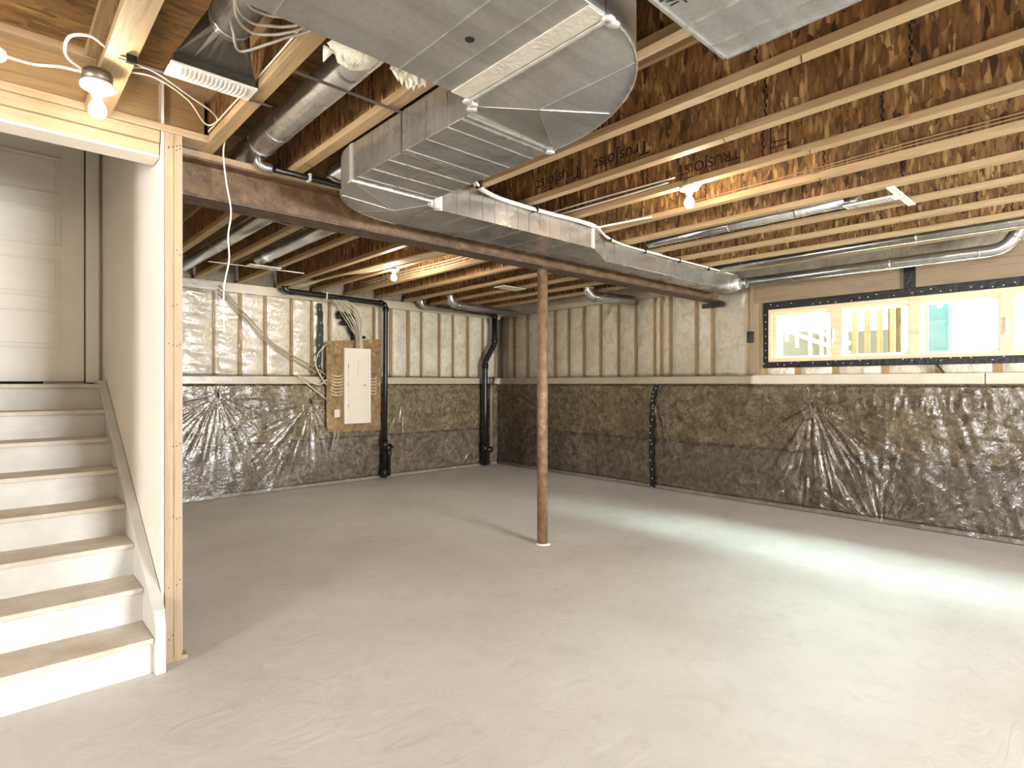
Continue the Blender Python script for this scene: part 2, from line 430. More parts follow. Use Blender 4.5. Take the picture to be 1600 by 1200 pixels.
# studs and puffed batts
def batt(wall, P, b, u0, u1, z0, z1, sign, mat=BATT, depth=.05):
    n, mm = 9, 13
    u, v = np.meshgrid(np.linspace(u0, u1, n), np.linspace(z0, z1, mm), indexing='ij')
    s = np.clip((u-u0)/(u1-u0), 0, 1); t = np.clip((v-z0)/(z1-z0), 0, 1)
    bulge = (4*s*(1-s))**.45*np.clip(4*t*(1-t)*4, 0, 1)**.5
    d = b+.05-depth*bulge+.012*(vn(u*13, v*11)-.5)*bulge
    A = P(u, v, d)
    if sign: A = A[::-1]
    MB().grid(A).build('insulation_batt', mat, wall)
bs = [1.0, 1.30, 1.70, 2.10, 2.41, 2.725, 3.074, 3.36, 3.62, 3.98, 4.33, 4.62, 4.935, 5.19, 5.54, 5.82, 6.14, 6.48, 6.78]
zt = 2.60
for i, x in enumerate(bs):
    wd = .05 if i in (4, 11, 12) else random.uniform(.026, .045)
    box('stud', (x-wd/2, YB+.085, H+.105), (x+wd/2, YB+.18, zt), STUD, wb)
    if i < len(bs)-1: batt(wb, P_back, YB+.07, x+.012, bs[i+1]-.012, H+.105, zt, False)
batt(wb, P_back, YB+.07, .77, .99, H+.105, zt, False)
rs = [7.62, 7.44, 7.1, 6.75, 6.45, 6.15, 5.83, 5.50, 5.17, 4.86, 4.54, 4.43, 4.29, 3.90, 3.67, 3.19]
for i, y in enumerate(rs):
    wd = random.uniform(.013, .025)
    box('stud', (XR+.115, y-wd, H+.105), (XR+.2, y+wd, 2.64), STUD, wr)
    if i < len(rs)-1: batt(wr, P_right, XR+.10, rs[i+1]+.012, y-.012, H+.105, 2.64, True, BATT, .045 if i != 14 else .02)
for y in (3.165, 3.125, 3.085, 3.045):
    box('stud', (XR+.11, y-.019, H+.105), (XR+.2, y+.019, 2.41 if y < 3.1 else JB), LUMZ, wr, .002)
box('header', (XR+.10, -5.4, 2.40), (XR+.16, 3.105, JB), LVLY, wr, .003)
# cripples and batts under the window
ys = [3.0, 2.62, 2.22, 1.75, 1.30, .85, .40, -.05]
for i, y in enumerate(ys):
    box('cripple_stud', (XR+.13, y-.03, H+.105), (XR+.2, y+.03, 1.66), STUD, wr)
    if i < len(ys)-1: batt(wr, P_right, XR+.10, ys[i+1]+.02, y-.02, H+.105, 1.66, True, BATT, .03)
# rim insulation between joist ends
JX = [.44+.4935*k for k in range(13)]
for k in range(1, 13):
    x0 = JX[k]+.0; x1 = (JX[k+1]-.06) if k < 12 else 6.8
    batt(wb, P_back, YB+.09, x0, x1, JB, JT, False, RIM, .05)
box('rim_board', (XR+.08, -5.4, JB), (XR+.2, 7.75, JT), RIM, wr)
# clear film over both walls
nb = [(2.108, 1.29, .028, .75, 9), (3.286, 1.19, .032, .85, 10), (4.75, 1.15, .02, .8, 8), (6.15, .4, .02, .9, 8)]
def f_back(u, v):
    w_ = (v > H+.1)
    left = np.clip((3.7-u)/.5, 0, 1)
    i = np.searchsorted(np.array(bs), u); i = np.clip(i, 1, len(bs)-1); a = np.array(bs)[i-1]; b = np.array(bs)[i]
    s = np.clip((u-a)/(b-a), 0, 1); mid = np.sqrt(np.clip(4*s*(1-s), 0, 1))
    up = mid*(.012+(.022*left+.006)*(vn(u*3.2+v*1.5, v*15+u*3)-.3)+.008*left*(vn(u*8, v*31)-.5)) + (1-left)*.006*(vn(u*22, v*2)-.5)
    up *= np.clip((v-H-.1)/.06, 0, 1)*np.clip((2.62-v)/.06, 0, 1)
    lo = .012*(vn(u*5, v*4)-.5)+.006*(vn(u*16+3*v, v*9)-.5)
    for k, (a_, b_, am, R, n) in enumerate(nb): lo = lo+star(u, v, a_, b_, am, R, n, k*7)
    lo = np.maximum(lo, -.02)*np.clip((H-v)/.05, 0, 1)*np.clip(v/.08, 0, 1)
    return np.where(w_, up, lo)
def prof(b, off):
    def g(v): return np.interp(v, [0, H-.02, H+.0, H+.1, H+.13, 2.58, 2.62, JB], [b-.035, b-.035, b-.012+off, b-.012+off, b+.035+off, b+.035+off, b+.03+off, b+.03+off])
    return g
sheet(wb, P_back, .77, 6.74, .012, JB-.005, prof(YB, 0), f_back, 'plastic_film', POLY, .012, .012, False)
nr = [(2.413, 1.20, .05, 1.2, 11), (4.42, 1.2, .03, .9, 8), (1.75, -.1, .035, .7, 11), (5.6, 1.25, .025, .6, 9), (6.6, 1.0, .03, .8, 8), (3.35, .15, .03, .7, 9), (.5, .9, .02, .9, 7)]
def f_right(u, v):
    w_ = (v > H+.1)
    up = .012*(vn(u*3+v*4, v*3-u*2)-.5)+.012*(vn(u*9+v*7, v*4)-.5)+.009*(vn(u*25+v*12, v*7)-.5)
    up *= np.clip((v-H-.1)/.06, 0, 1)*np.clip((2.66-v)/.06, 0, 1)
    lo = .012*(vn(u*5, v*4)-.5)+.006*(vn(u*16+3*v, v*9)-.5)
    lo = lo+.010*(vn(u*7+v*9, v*2.5-u)-.5)+.007*(vn(u*19-v*6, v*3)-.5)
    lo = lo+.013*(vn(u*44, v*7)-.5)*np.exp(-((v-1.22)/.07)**2)*(u < 2.0)
    for k, (a_, b_, am, R, n) in enumerate(nr): lo = lo+star(u, v, a_, b_, am, R, n, 50+k*7, k not in (2, 4))
    lo = np.maximum(lo, -.02)*np.clip((H-v)/.05, 0, 1)*np.clip(v/.08, 0, 1)
    return np.where(w_, up, lo)
sheet(wr, P_right, 3.10, 7.69, .012, JB-.005, prof(XR, .03), f_right, 'plastic_film', POLY, .013, .012, True)
sheet(wr, P_right, -1.2, 3.10, .012, H, prof(XR, .03), f_right, 'plastic_film', POLY, .010, .012, True)

for y, z in ((2.413, 1.20), (4.75, 1.18)):
    MB().bar((XR-.045, y, z+.03), (XR-.03, y-.012, z-.035), .014, .012).build('insulation_nail', INK, wr)
for x, z in ((2.108, 1.29), (3.286, 1.19)):
    MB().bar((x, YB-.045, z+.03), (x+.012, YB-.03, z-.035), .014, .012, (0, 1, 0)).build('insulation_nail', INK, wb)
# ---- stair wall
ws = struct(MB().box((.668, 3.40, 0), (.76, 7.9, JB-.04)).box((.668, 3.46, JB-.04), (.76, 7.9, JB)).build('wall_stair', DRY))
box('drywall_sheet', (.655, 3.362, .0), (.668, 5.5, 3.9), DRY, ws)
for x in (.669, .7085):
    bevel(MB().box((x, 3.345, .0), (x+.0385, 3.40, JB-.002)).build('end_stud', LUMZ, ws), .002)
box('sole_plate', (.672, 3.346, 0), (.772, 3.42, .02), LUMX, ws)
nl = MB()
for z in (2.66, 2.645, 2.1, 1.83, 1.62, 1.1, .75, .4, .12):
    for x in (.685, .705, .722, .736): 
        if random.random() < .7: nl.lathe((x, 3.3445, z+random.uniform(-.02, .02)), [(.003, 0), (.003, .004)], 6)
stuff(nl.build('nail_head', INK, ws))
wk = struct(MB().box((-.33, 5.44, 0), (.655, 5.56, 3.9)).build('wall_landing', DRY))

# ---- header at the stair opening
hd = thing('stair_header', 'pale lumber header spanning the top of the stair opening', 'header', (.2, 3.44, 2.59))
box('lower_plate', (-.33, 3.38, 2.60), (.650, 3.50, 2.66), LUMX, hd, .003)
box('upper_plate', (-.33, 3.36, 2.66), (.650, 3.50, JB), LUMX, hd, .003)
box('drywall_edge', (-.33, 3.375, 2.588), (.650, 3.52, 2.60), DRY, hd)
box('ledger', (-.33, 3.35, JB+.001), (.872, 3.50, JB+.04), LUMX, hd, .003)
box('web', (-.33, 3.43, JB+.04), (.872, 3.47, JT-.04), LVL, hd)
box('upper_ledger', (-.33, 3.36, JT-.04), (.872, 3.50, JT-.001), LUMX, hd, .003)

# ================================================================ door 1 at the top of the stairs
dr = thing('door_1', '', 'door', (.15, 5.43, H+.02)); del dr['label']; del dr['category']; struct(dr)
D = MB().box((-.26, 5.41, H+.02), (.545, 5.44, H+2.16)).build('door_leaf', DOORW, dr)
for i in range(5):
    z0 = H+.263+i*.377; z1 = z0+.283
    x0, x1 = -.118, .403
    p = MB()
    for a, b in (((x0, z0), (x1, z0+.014)), ((x0, z1-.014), (x1, z1)), ((x0, z0+.014), (x0+.014, z1-.014)), ((x1-.014, z0+.014), (x1, z1-.014))):
        p.box((a[0], 5.397, a[1]), (b[0], 5.411, b[1]))
    p.box((x0+.034, 5.402, z0+.034), (x1-.03, 5.411, z1-.03))
    bevel(p.build('door_panel', DOORW, dr), .003)
box('casing', (.552, 5.385, H+.01), (.635, 5.44, H+2.2), DOORW, dr, .004)
box('casing', (-.33, 5.385, H+.01), (-.265, 5.44, H+2.2), DOORW, dr, .004)
box('casing', (-.33, 5.386, H+2.2), (.635, 5.44, H+2.28), DOORW, dr, .004)
box('door_stop', (.545, 5.40, H+.01), (.552, 5.43, H+2.18), DARK, dr)
box('threshold', (-.26, 5.37, H+.002), (.3, 5.44, H+.019), DARK, dr)

# ================================================================ stairs
stt = thing('staircase', 'dusty white painted wooden staircase rising to the panelled door', 'staircase', (.15, 3.29, 0))
XL, XRt = -.33, .607
R_, T_ = H/8, .264
for k in range(8):
    y = 3.29+T_*k
    box('riser', (XL, y, R_*k), (XRt, y+.018, R_*(k+1)-.028), STAIR, stt)
    y1 = y+T_+.018 if k < 7 else 5.41
    bevel(MB().box((XL, y-.028, R_*(k+1)-.028), (XRt, y1, R_*(k+1))).build('tread', TREAD if k < 7 else TREAD, stt), .006, 3)
# skirt stringer
sk = [(3.24, 0), (3.6, .0), (5.40, 1.30), (5.40, 1.45), (5.18, 1.45), (3.275, .31), (3.24, .22)]
o = MB().prism(sk, .607, .6535, 'X').build('skirt_board', STAIR, stt); bevel(o, .004)
cap = MB(); cap.bar((.627, 3.262, .302), (.627, 5.19, 1.452), .052, .012, (0, 0, 1)); bevel(cap.build('skirt_cap', STAIR, stt), .003)

# ================================================================ beam + column
bm_ = thing('steel_beam', 'rusty brown steel I-beam crossing the whole ceiling', 'beam', (3.8, 3.58, 2.46))
BX0, BX1 = .775, 6.80
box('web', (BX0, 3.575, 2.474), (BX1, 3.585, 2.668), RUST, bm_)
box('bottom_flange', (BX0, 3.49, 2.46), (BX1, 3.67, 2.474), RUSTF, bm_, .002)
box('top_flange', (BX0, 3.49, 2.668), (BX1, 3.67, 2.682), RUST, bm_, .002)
box('wood_plate', (BX0, 3.50, 2.682), (BX1, 3.66, JB-.001), LUMX, bm_, .002)
# web stiffening face: the near side is closed by the rolled fillet
cl = thing('steel_column', 'slim rusty round steel post standing in the middle of the floor', 'column', (3.658, 3.58, 0))
MB().lathe((3.658, 3.58, 0), [(.047, 0), (.047, 2.452)], 32).build('shaft', POST, cl)
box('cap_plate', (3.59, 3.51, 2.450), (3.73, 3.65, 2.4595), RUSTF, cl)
MB().lathe((3.662, 3.575, 0), [(.066, 0), (.064, .004), (.052, .012)], 24).build('grout_ring', simple('grout', 'd8d3c8', .9), cl)

# ================================================================ joists
ordn = ['nearest the stairs, ending on the stair header', 'second from the stairs, beside the white floor register', 'third from the stairs, bearing on the beam beside the silver pipe', 'fourth from the stairs, passing over the first duct bend', 'fifth from the stairs, first fully seen past the duct bend', 'sixth from the stairs, with upside-down dark lettering on its web', 'seventh from the stairs, holding both porcelain lampholders', 'eighth from the stairs, just beyond the lampholders', 'fifth from the window wall, in front of the long register', 'fourth from the window wall, behind the long register', 'third from the window wall', 'second from the window wall, beside the bright round pipe', 'nearest the window wall']
def joist(k):
    x = JX[k]; fw = .062 if k else .10
    y0 = -5.48; y1 = YB+.06 if k else 3.348
    t = thing('floor_joist', ('wood I-joist ' if k else 'wide pale wood joist ')+ordn[k], 'joist', (x, (y0+y1)/2, JB), 'floor joists')
    bevel(MB().box((x-fw, y0, JB), (x, y1, JB+.04)).build('bottom_flange', FLANGE, t), .002)
    bevel(MB().box((x-fw, y0, JT-.04), (x, y1, JT-.0005)).build('top_flange', FLANGE, t), .002)
    wb_ = MB().box((x-fw/2-.006, y0, JB+.04), (x-fw/2+.006, y1, JT-.04)).build('web', OSB, t)
    yy = y0+random.uniform(.2, .9)
    while yy < y1-.2:
        jm = MB()
        for q in range(9): jm.box((x-fw/2-.0075, yy+(q % 2)*.006, JB+.045+q*.024), (x-fw/2+.0075, yy+.009+(q % 2)*.006, JB+.066+q*.024))
        jm.build('web_joint', DARK, wb_); yy += random.choice((.61, .8, 1.22))
    # finger joint nicks on the flange
    yy = random.uniform(-1, 0)
    while yy < y1-.3:
        nk = MB().bar((x-fw-.0005, yy, JB-.0008), (x-.001, yy+.02, JB-.0008), .004, .001); yy += random.uniform(1.3, 2.6)
        nk.build('finger_joint', DARK, t)
    return t, wb_
JO = [joist(k) for k in range(13)]
def jx_web(k): return JX[k]-.031-.0068
text('stencil_lettering', 'TrusJoist', INK, JO[5][1], (jx_web(5), 2.14, 2.835), (math.pi/2, math.pi, math.pi/2*-1), .115)
text('stencil_lettering', 'TrusJoist', INK, JO[5][1], (jx_web(5), 2.66, 2.835), (math.pi/2, math.pi, math.pi/2*-1), .115)
text('stencil_lettering', 'TRUSJOIST', INK, JO[6][1], (jx_web(6), 1.83, 2.835), (math.pi/2, math.pi, math.pi/2*-1), .09)
text('stencil_lettering', 'TRUSJOIST', INK, JO[4][1], (jx_web(4), 2.05, 2.80), (math.pi/2, math.pi, math.pi/2*-1), .1)
fm = MB(); xw = jx_web(6)
for y in (1.33, 1.43):
    fm.box((xw-.001, y, JB+.045), (xw+.001, y+.006, JT-.05))
for z in (2.80, 2.83, 2.95):
    fm.box((xw-.001, 1.33, z), (xw+.001, 1.435, z+.005))
fm.build('grade_stamp_box', INK, JO[6][1])
# blocking pieces on the beam between joists
for k in (1, 2):
    x0, x1 = JX[k]+.002, JX[k+1]-.064
    if k == 2: tag(box('blocking', (x0, 3.545, JB), (x0+.2, 3.60, JT-.002), OSB_LOW), 'short strand-board blocking panel on the beam beside the round silver pipe', 'blocking')

# ================================================================ ducts
ZD = 2.52; ZT = 2.7155
def rect_ring(y0, y1): pass
def ductbox(name, a, b, mat, parent): return bevel(MB().box(a, b).build(name, mat, parent), .003)
td = thing('supply_duct', 'galvanized rectangular trunk duct with two rounded bends under the joists', 'duct', (1.7, 2.2, ZD))
CY1, CX1 = 1.831, 1.346
ductbox('trunk_section', (-2.9, 1.055, ZD), (CX1, 1.721, ZT), GALVD, td)
XA, XB = 1.437, 1.946
ductbox('cross_section', (XA, CY1, ZD), (XB, 2.84, ZT), GALV, td)
def elbow(cx, cy, a0, a1, rin, rxo, ryo, name, m_low, seg=20):
    # flat-bottomed curved duct bend: inner and outer arcs about (cx, cy)
    inn, out = [], []
    for j in range(seg+1):
        a = math.radians(a0+(a1-a0)*j/seg)
        inn.append((cx+rin[0]*math.cos(a), cy+rin[1]*math.sin(a))); out.append((cx+rxo*math.cos(a), cy+ryo*math.sin(a)))
    m = MB()
    i0 = len(m.v)
    for z in (ZD, ZT):
        m.v += [(x, y, z) for x, y in inn]+[(x, y, z) for x, y in out]
    n = seg+1
    for j in range(seg):
        m.f.append((i0+2*n+j, i0+2*n+j+1, i0+3*n+j+1, i0+3*n+j)); m.sm.append(False)          # top
        m.f.append((i0+j, i0+2*n+j, i0+2*n+j+1, i0+j+1)); m.sm.append(True)                   # inner
        m.f.append((i0+n+j, i0+n+j+1, i0+3*n+j+1, i0+3*n+j)); m.sm.append(True)               # outer
    b = m.build(name, m_low, td)
    # bottom cheek broken across like a pillow
    c = MB(); c.v = []
    mx = sum(p[0] for p in out+inn)/(2*n); my = sum(p[1] for p in out+inn)/(2*n)
    ring = [(x, y, ZD) for x, y in out]+[(x, y, ZD) for x, y in reversed(inn)]
    k1 = seg//3; k2 = 2*seg//3; L = len(ring)
    bounds = [0, k1, k2, seg, seg+1+seg//2, L]
    mz = ZD-.035
    for a_, b_ in zip(bounds[:-1], bounds[1:]):
        A = Vector(ring[a_])-Vector((mx, my, mz)); Bv = Vector(ring[b_ % L])-Vector((mx, my, mz)); nn = A.cross(Bv)
        for q in range(a_+1, b_):
            x, y, _ = ring[q]
            if abs(nn.z) > 1e-6: ring[q] = (x, y, min(ZT, max(ZD-.03, mz-(nn.x*(x-mx)+nn.y*(y-my))/nn.z)))
    c.v = [(mx, my, mz)]+ring
    L = len(ring)
    groups = [(0, k1), (k1, k2), (k2, seg), (seg, seg+1), (seg+1, L-1), (L-1, L)]
    for q in range(L):
        c.f.append((0, 1+(q+1) % L, 1+q)); c.sm.append(False)
    ch = c.build('bend_cheek', m_low, td)
    cr = MB()
    for q in (0, k1, k2, seg, seg+1+seg//2):
        p = ring[q]; cr.bar((mx, my, ZD-.0355), (p[0], p[1], ZD-.0008), .003, .002)
    cr.build('crease', GALVD, td)
    rim = MB().tube([(x, y, ZD) for x, y in out], .006, 6); rim.build('rim_bead', GALV2, td)
    return b
elbow(CX1, CY1, -90, 0, (XA-CX1, .11), XB-CX1, CY1-1.055, 'bend_side', GALVD)
CX2, CY2 = 2.05, 2.84
elbow(CX2, CY2, 180, 90, (CX2-XB, .10), CX2-XA, 3.40-CY2, 'bend_side', GALVD)
ductbox('run_section', (CX2, 2.94, ZD), (3.60, 3.40, ZT), GALV, td)
m = MB()
a = [(3.60, 2.94), (4.03, 3.17), (4.03, 3.40), (3.60, 3.40)]
m.prism(a, ZD, ZT); m.build('taper_section', GALV, td)
ductbox('run_section', (4.03, 3.17, ZD), (6.55, 3.40, ZT), GALV, td)
# tape and drive cleats at the joints
bevel(MB().box((1.27, 1.057, ZD-.006), (1.35, 1.719, ZD)).build('foil_tape', MASTIC, td), .003)
MB().box((1.352, 1.06, ZD-.012), (1.362, 1.719, ZD)).build('cleat', FOIL, td)
def seam(name, a, b, m=GALV): MB().box(a, b).build(name, m, td)
for y in (1.835, 1.87): seam('cleat', (XA-.002, y, ZD-.005), (XB+.002, y+.010, ZD+.0))
seam('cleat', (XA-.004, CY1, ZD-.003), (XA, CY1+.02, ZT))
for y in (1.97, 2.13, 2.29, 2.45, 2.61, 2.76):
    seam('seam', (XA-.002, y, ZD-.0025), (XB, y+.006, ZD)); seam('seam', (XA-.0025, y, ZD), (XA, y+.006, ZT))
seam('cleat', (XA, 2.83, ZD-.006), (XB+.01, 2.845, ZD), FOIL)
seam('foil_tape', (XA-.005, 2.815, ZD-.003), (XA, 2.85, ZT), FOIL)
for x in (.2, .62, 1.05, 1.19): seam('seam', (x, 1.057, ZD-.003), (x+.006, 1.719, ZD), GALVD)
for x in [2.11+.108*i for i in range(14)]:
    seam('seam', (x, 2.9365, ZD), (x+.005, 2.94, ZT)); 
for x in [2.3+.25*i for i in range(5)]: seam('seam', (x, 2.94, ZD-.002), (x+.005, 3.40, ZD), GALVD)
seam('foil_tape', (2.045, 2.93, ZD-.004), (2.10, 2.94, ZT), FOIL)
seam('foil_tape', (3.565, 2.934, ZD-.002), (3.60, 2.94, ZT), FOIL)
for x in (4.03, 4.16): seam('cleat', (x, 3.164, ZD-.004), (x+.018, 3.17, ZT), GALV2)
for x in (5.05, 5.38, 6.52): seam('cleat', (x, 3.165, ZD-.003), (x+.012, 3.17, ZT), GALV2)
for x in (4.6, 5.05, 5.38, 5.9): seam('seam', (x, 3.17, ZD-.002), (x+.006, 3.40, ZD), GALVD)
for p in ((1.36, 1.73), (1.39, 1.74), (1.41, 1.77), (1.36, 1.06), (1.39, 1.065), (1.94, 1.85), (2.06, 2.93), (2.04, 2.90)):
    MB().lathe((p[0], p[1], ZD-.012), [(.006, 0), (.024, .004), (.02, .012)], 7).build('sealant_blob', FOIL, td)
MB().lathe((1.125, 1.422, ZD-.0025), [(.014, 0), (.016, .0024)], 14).build('plugged_hole', HOLE, td)

rd = thing('return_duct', 'wide galvanized duct ending above the photographer, upper right', 'duct', (.9, .6, ZD))
bevel(MB().box((-2.9, .10, ZD), (1.82, .928, ZT)).build('duct_body', GALVD, rd), .003)
for a, b in (((-2.9, .920, ZD-.006), (1.822, .930, ZD)), ((1.812, .10, ZD-.006), (1.822, .928, ZD))):
    MB().box(a, b).build('folded_hem', GALV2, rd)
for x in (1.25, 1.567, 1.72): MB().box((x, .10, ZD-.003), (x+.006, .918, ZD)).build('seam', GALV2, rd)
MB().box((1.41, .865, ZD-.002), (1.414, .915, ZD)).box((1.41, .861, ZD-.002), (1.47, .865, ZD)).build('marker_box', HOLE, rd)
text('marker_number', '71', HOLE, rd, (1.44, .892, ZD-.001), (math.pi, 0, 0), .04)

def elbow_pts(p0, p1, p2, r, n=6):
    # rounded corner at p1
    p0, p1, p2 = map(Vector, (p0, p1, p2)); a = (p0-p1).normalized(); b = (p2-p1).normalized(); c0 = p1+a*r; c1 = p1+b*r
    return [p0]+[c0*(1-t)**2+p1*2*t*(1-t)+c1*t*t for t in [i/n for i in range(n+1)]]+[p2]
def pipe(name, label, cat, pts, r, mat, seams=(), n=20, corner=None, crimp=GALV2, group=None):
    base = Vector(pts[0]); t = thing(name, label, cat, tuple(base), group)
    if corner: 
        full = elbow_pts(pts[0], pts[1], pts[2], corner)
    else: full = pts
    MB().tube(full, r, n).build('tube', mat, t)
    for s in seams:
        s = Vector(s[0]), Vector(s[1]); MB().tube([s[0], s[0]+s[1]*.018], r*1.07, n).build('crimped_joint', crimp, t)
    return t
# short stub from the trunk, running along the window wall
p1 = pipe('round_duct', 'bright round duct running along the window wall and turning up', 'duct', [(6.46, 3.12, 2.60), (6.50, .74, 2.60), (6.50, .60, 2.90)], .056, GALV2, [((6.485, 1.6, 2.60), (0, 1, 0)), ((6.50, .92, 2.60), (0, 1, 0)), ((6.46, 3.02, 2.60), (0, 1, 0)), ((6.5, .705, 2.68), (0, -.4, .9))], corner=.12)
MB().tube([(6.46, 3.17, 2.60), (6.46, 3.1, 2.60)], [.085, .06], 20).build('collar', FOIL, p1)
pipe('round_duct', 'round duct tucked above joist level, second from the window wall', 'duct', [(6.08, 3.2, 2.735), (6.08, -2.8, 2.735)], .052, GALV2, [((6.08, 1.3, 2.735), (0, 1, 0))])
pipe('round_duct', 'round duct in the joist bay feeding the long ceiling register', 'duct', [(4.60, 3.1, 2.765), (4.60, 1.42, 2.765)], .05, GALV2, [((4.6, 1.75, 2.765), (0, 1, 0)), ((4.6, 2.3, 2.765), (0, 1, 0))])
pipe('round_duct', 'silver round duct running above the beam behind the torn insulation', 'duct', [(1.17, 1.0, 2.83), (1.17, 3.72, 2.83), (1.17, 3.9, 2.83)], .078, GALV, [((1.17, 2.05, 2.83), (0, 1, 0)), ((1.17, 3.15, 2.83), (0, 1, 0)), ((1.17, 3.4, 2.83), (0, 1, 0))])
pipe('round_duct', 'pale round duct in a joist bay ending at the far flat register', 'duct', [(2.19, 3.2, 2.80), (2.19, 6.45, 2.80)], .07, GALV2, [((2.19, 6.2, 2.8), (0, 1, 0))])
pipe('round_duct', 'pale round duct beyond the beam, seen just right of the stud post', 'duct', [(1.68, 3.3, 2.80), (1.68, 7.6, 2.80)], .062, GALV2, [((1.68, 4.6, 2.8), (0, 1, 0))])
pipe('round_duct', 'slim round duct with small elbow low on the panel wall', 'duct', [(5.00, 7.56, 2.86), (5.02, 7.56, 2.645), (6.55, 7.60, 2.645)], .036, GALV2, [((5.10, 7.56, 2.645), (1, 0, 0))], corner=.09)
pipe('round_duct', 'round duct with bright elbow crossing toward the far corner', 'duct', [(5.10, 6.92, 2.86), (5.12, 6.92, 2.625), (6.62, 7.12, 2.625)], .055, GALV2, [((5.24, 6.936, 2.625), (1, .13, 0)), ((5.10, 6.92, 2.74), (0, 0, 1))], corner=.11)
pipe('round_duct', 'short round duct with bright elbow between the column and the window wall', 'duct', [(5.97, 4.97, 2.88), (5.97, 4.97, 2.61), (6.72, 4.80, 2.61)], .07, GALV2, [((6.07, 4.945, 2.61), (1, -.2, 0)), ((5.97, 4.97, 2.72), (0, 0, 1))], corner=.12)
# register with boot on the left
rg = thing('floor_register', 'white slotted register with black metal boot, fixed between the left joists', 'register', (.70, 2.63, 2.70))
MB().tube([(.70, -2.8, 2.85), (.70, 2.40, 2.85)], .076, 28).build('round_pipe', GALV, rg)
for y in (2.36, 1.9): MB().tube([(.70, y, 2.85), (.70, y+.02, 2.85)], .080, 28).build('crimped_joint', GALV2, rg)
bt = MB(); N = 24; 
c1 = [(.70+.076*math.cos(2*math.pi*j/N), 2.40, 2.85+.076*math.sin(2*math.pi*j/N)) for j in range(N)]
def rect_pt(a):
    c, s = math.cos(a), math.sin(a); k = 1/max(abs(c), abs(s)); return (.70+.155*c*k, 2.63+0*s, 2.735+.0*s, s*k)
c2 = []
for j in range(N):
    x, y, z, s = rect_pt(2*math.pi*j/N); c2.append((x, 2.575+.057*(s+1), 2.722+.03*0))
c3 = [(x, y, 2.712) for x, y, z in c2]; c2 = [(x, y, 2.745) for x, y, z in c2]
bt.v = c1+c2+c3
for q in (0, N):
    for j in range(N): bt.f.append((q+j, q+(j+1) % N, q+N+(j+1) % N, q+N+j)); bt.sm.append(False)
bt.build('boot', metal('dark_boot', '6b6862', .28, .2), rg)
box('face_plate', (.535, 2.57, 2.703), (.865, 2.70, 2.712), WHITE, rg, .002)
for i in range(16):
    x = .575+i*.0165
    MB().tube([(x+.006*math.sin(math.pi*t/6), 2.587+t*.016, 2.701-.004*math.sin(math.pi*t/6)) for t in range(7)], .0034, 6).build('louvre', WHITE, rg)
MB().bar((.38, 2.70, 2.708), (.54, 2.69, 2.708), .016, .004).build('hanger_strap', STRAP, rg)
MB().bar((.86, 2.69, 2.708), (.965, 2.69, 2.708), .016, .004).build('hanger_strap', STRAP, rg)
MB().box((.40, 2.655, 2.69), (.435, 2.675, 2.719)).build('clip', BLACK, rg)
# long register at right
r2 = thing('ceiling_register', 'long white slotted register hung from a white T bar near the window wall', 'register', (4.58, 1.25, 2.71))
box('face_plate', (4.535, 1.10, 2.706), (4.645, 1.42, 2.716), WHITE, r2, .002)
for i in range(17):
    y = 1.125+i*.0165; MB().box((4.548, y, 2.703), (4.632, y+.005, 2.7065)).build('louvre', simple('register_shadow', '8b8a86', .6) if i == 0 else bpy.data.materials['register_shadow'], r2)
box('t_bar', (4.335, 1.055, 2.709), (4.88, 1.10, 2.7185), WHITE, r2, .001)
MB().tube([(4.6, 1.42, 2.765), (4.59, 1.33, 2.735)], [.05, .045], 16).build('neck', GALV2, r2)
# far flat register
r3 = thing('ceiling_register', 'flat white register plate hung under the far joist bay near the panel wall', 'register', (2.2, 6.45, 2.71))
box('face_plate', (2.06, 6.38, 2.705), (2.40, 6.50, 2.716), WHITE, r3, .002)
MB().bar((1.70, 6.54, 2.71), (2.7, 6.50, 2.71), .03, .006).build('hanger_strap', WHITE, r3)
for i in range(10): MB().box((2.09+i*.03, 6.40, 2.702), (2.1+i*.03, 6.48, 2.7055)).build('louvre', CABLEG, r3)
r4 = tag(box('register_plate', (4.95, 5.55, 2.707), (5.35, 5.75, 2.718), WHITE), 'pale flat plate under the joists just left of the column', 'register')

# ================================================================ straps, cables
def cable(name, label, pts, r=.004, mat=CABLE, cat='cable', group=None, n=6, k=6):
    base = Vector(pts[0]); o = MB().tube(spl(pts, k), r, n).build(name, mat, None, base); return tag(o, label, cat, group)
o = MB().bar((.93, 2.336, 2.716), (1.445, 2.331, 2.706), .022, .003).build('hanger_strap', STRAP, None, (.93, 2.336, 2.71)); tag(o, 'flat steel strap crossing the joist bay below the silver round duct', 'strap')
o = MB().bar((1.433, 2.335, 2.71), (1.433, 2.335, 2.512), .012, .002, (1, 0, 0)).bar((1.433, 2.335, 2.515), (1.948, 2.335, 2.515), .012, .002).build('hanger_strap', STRAP, None, (1.433, 2.335, 2.51)); tag(o, 'thin steel strap hooked under the trunk duct', 'strap')
o = MB().bar((1.43, 4.55, 2.716), (1.93, 4.60, 2.70), .022, .003).build('hanger_strap', STRAP, None, (1.43, 4.55, 2.71)); tag(o, 'flat steel strap under the joists beyond the beam, beside the dangling cable', 'strap')
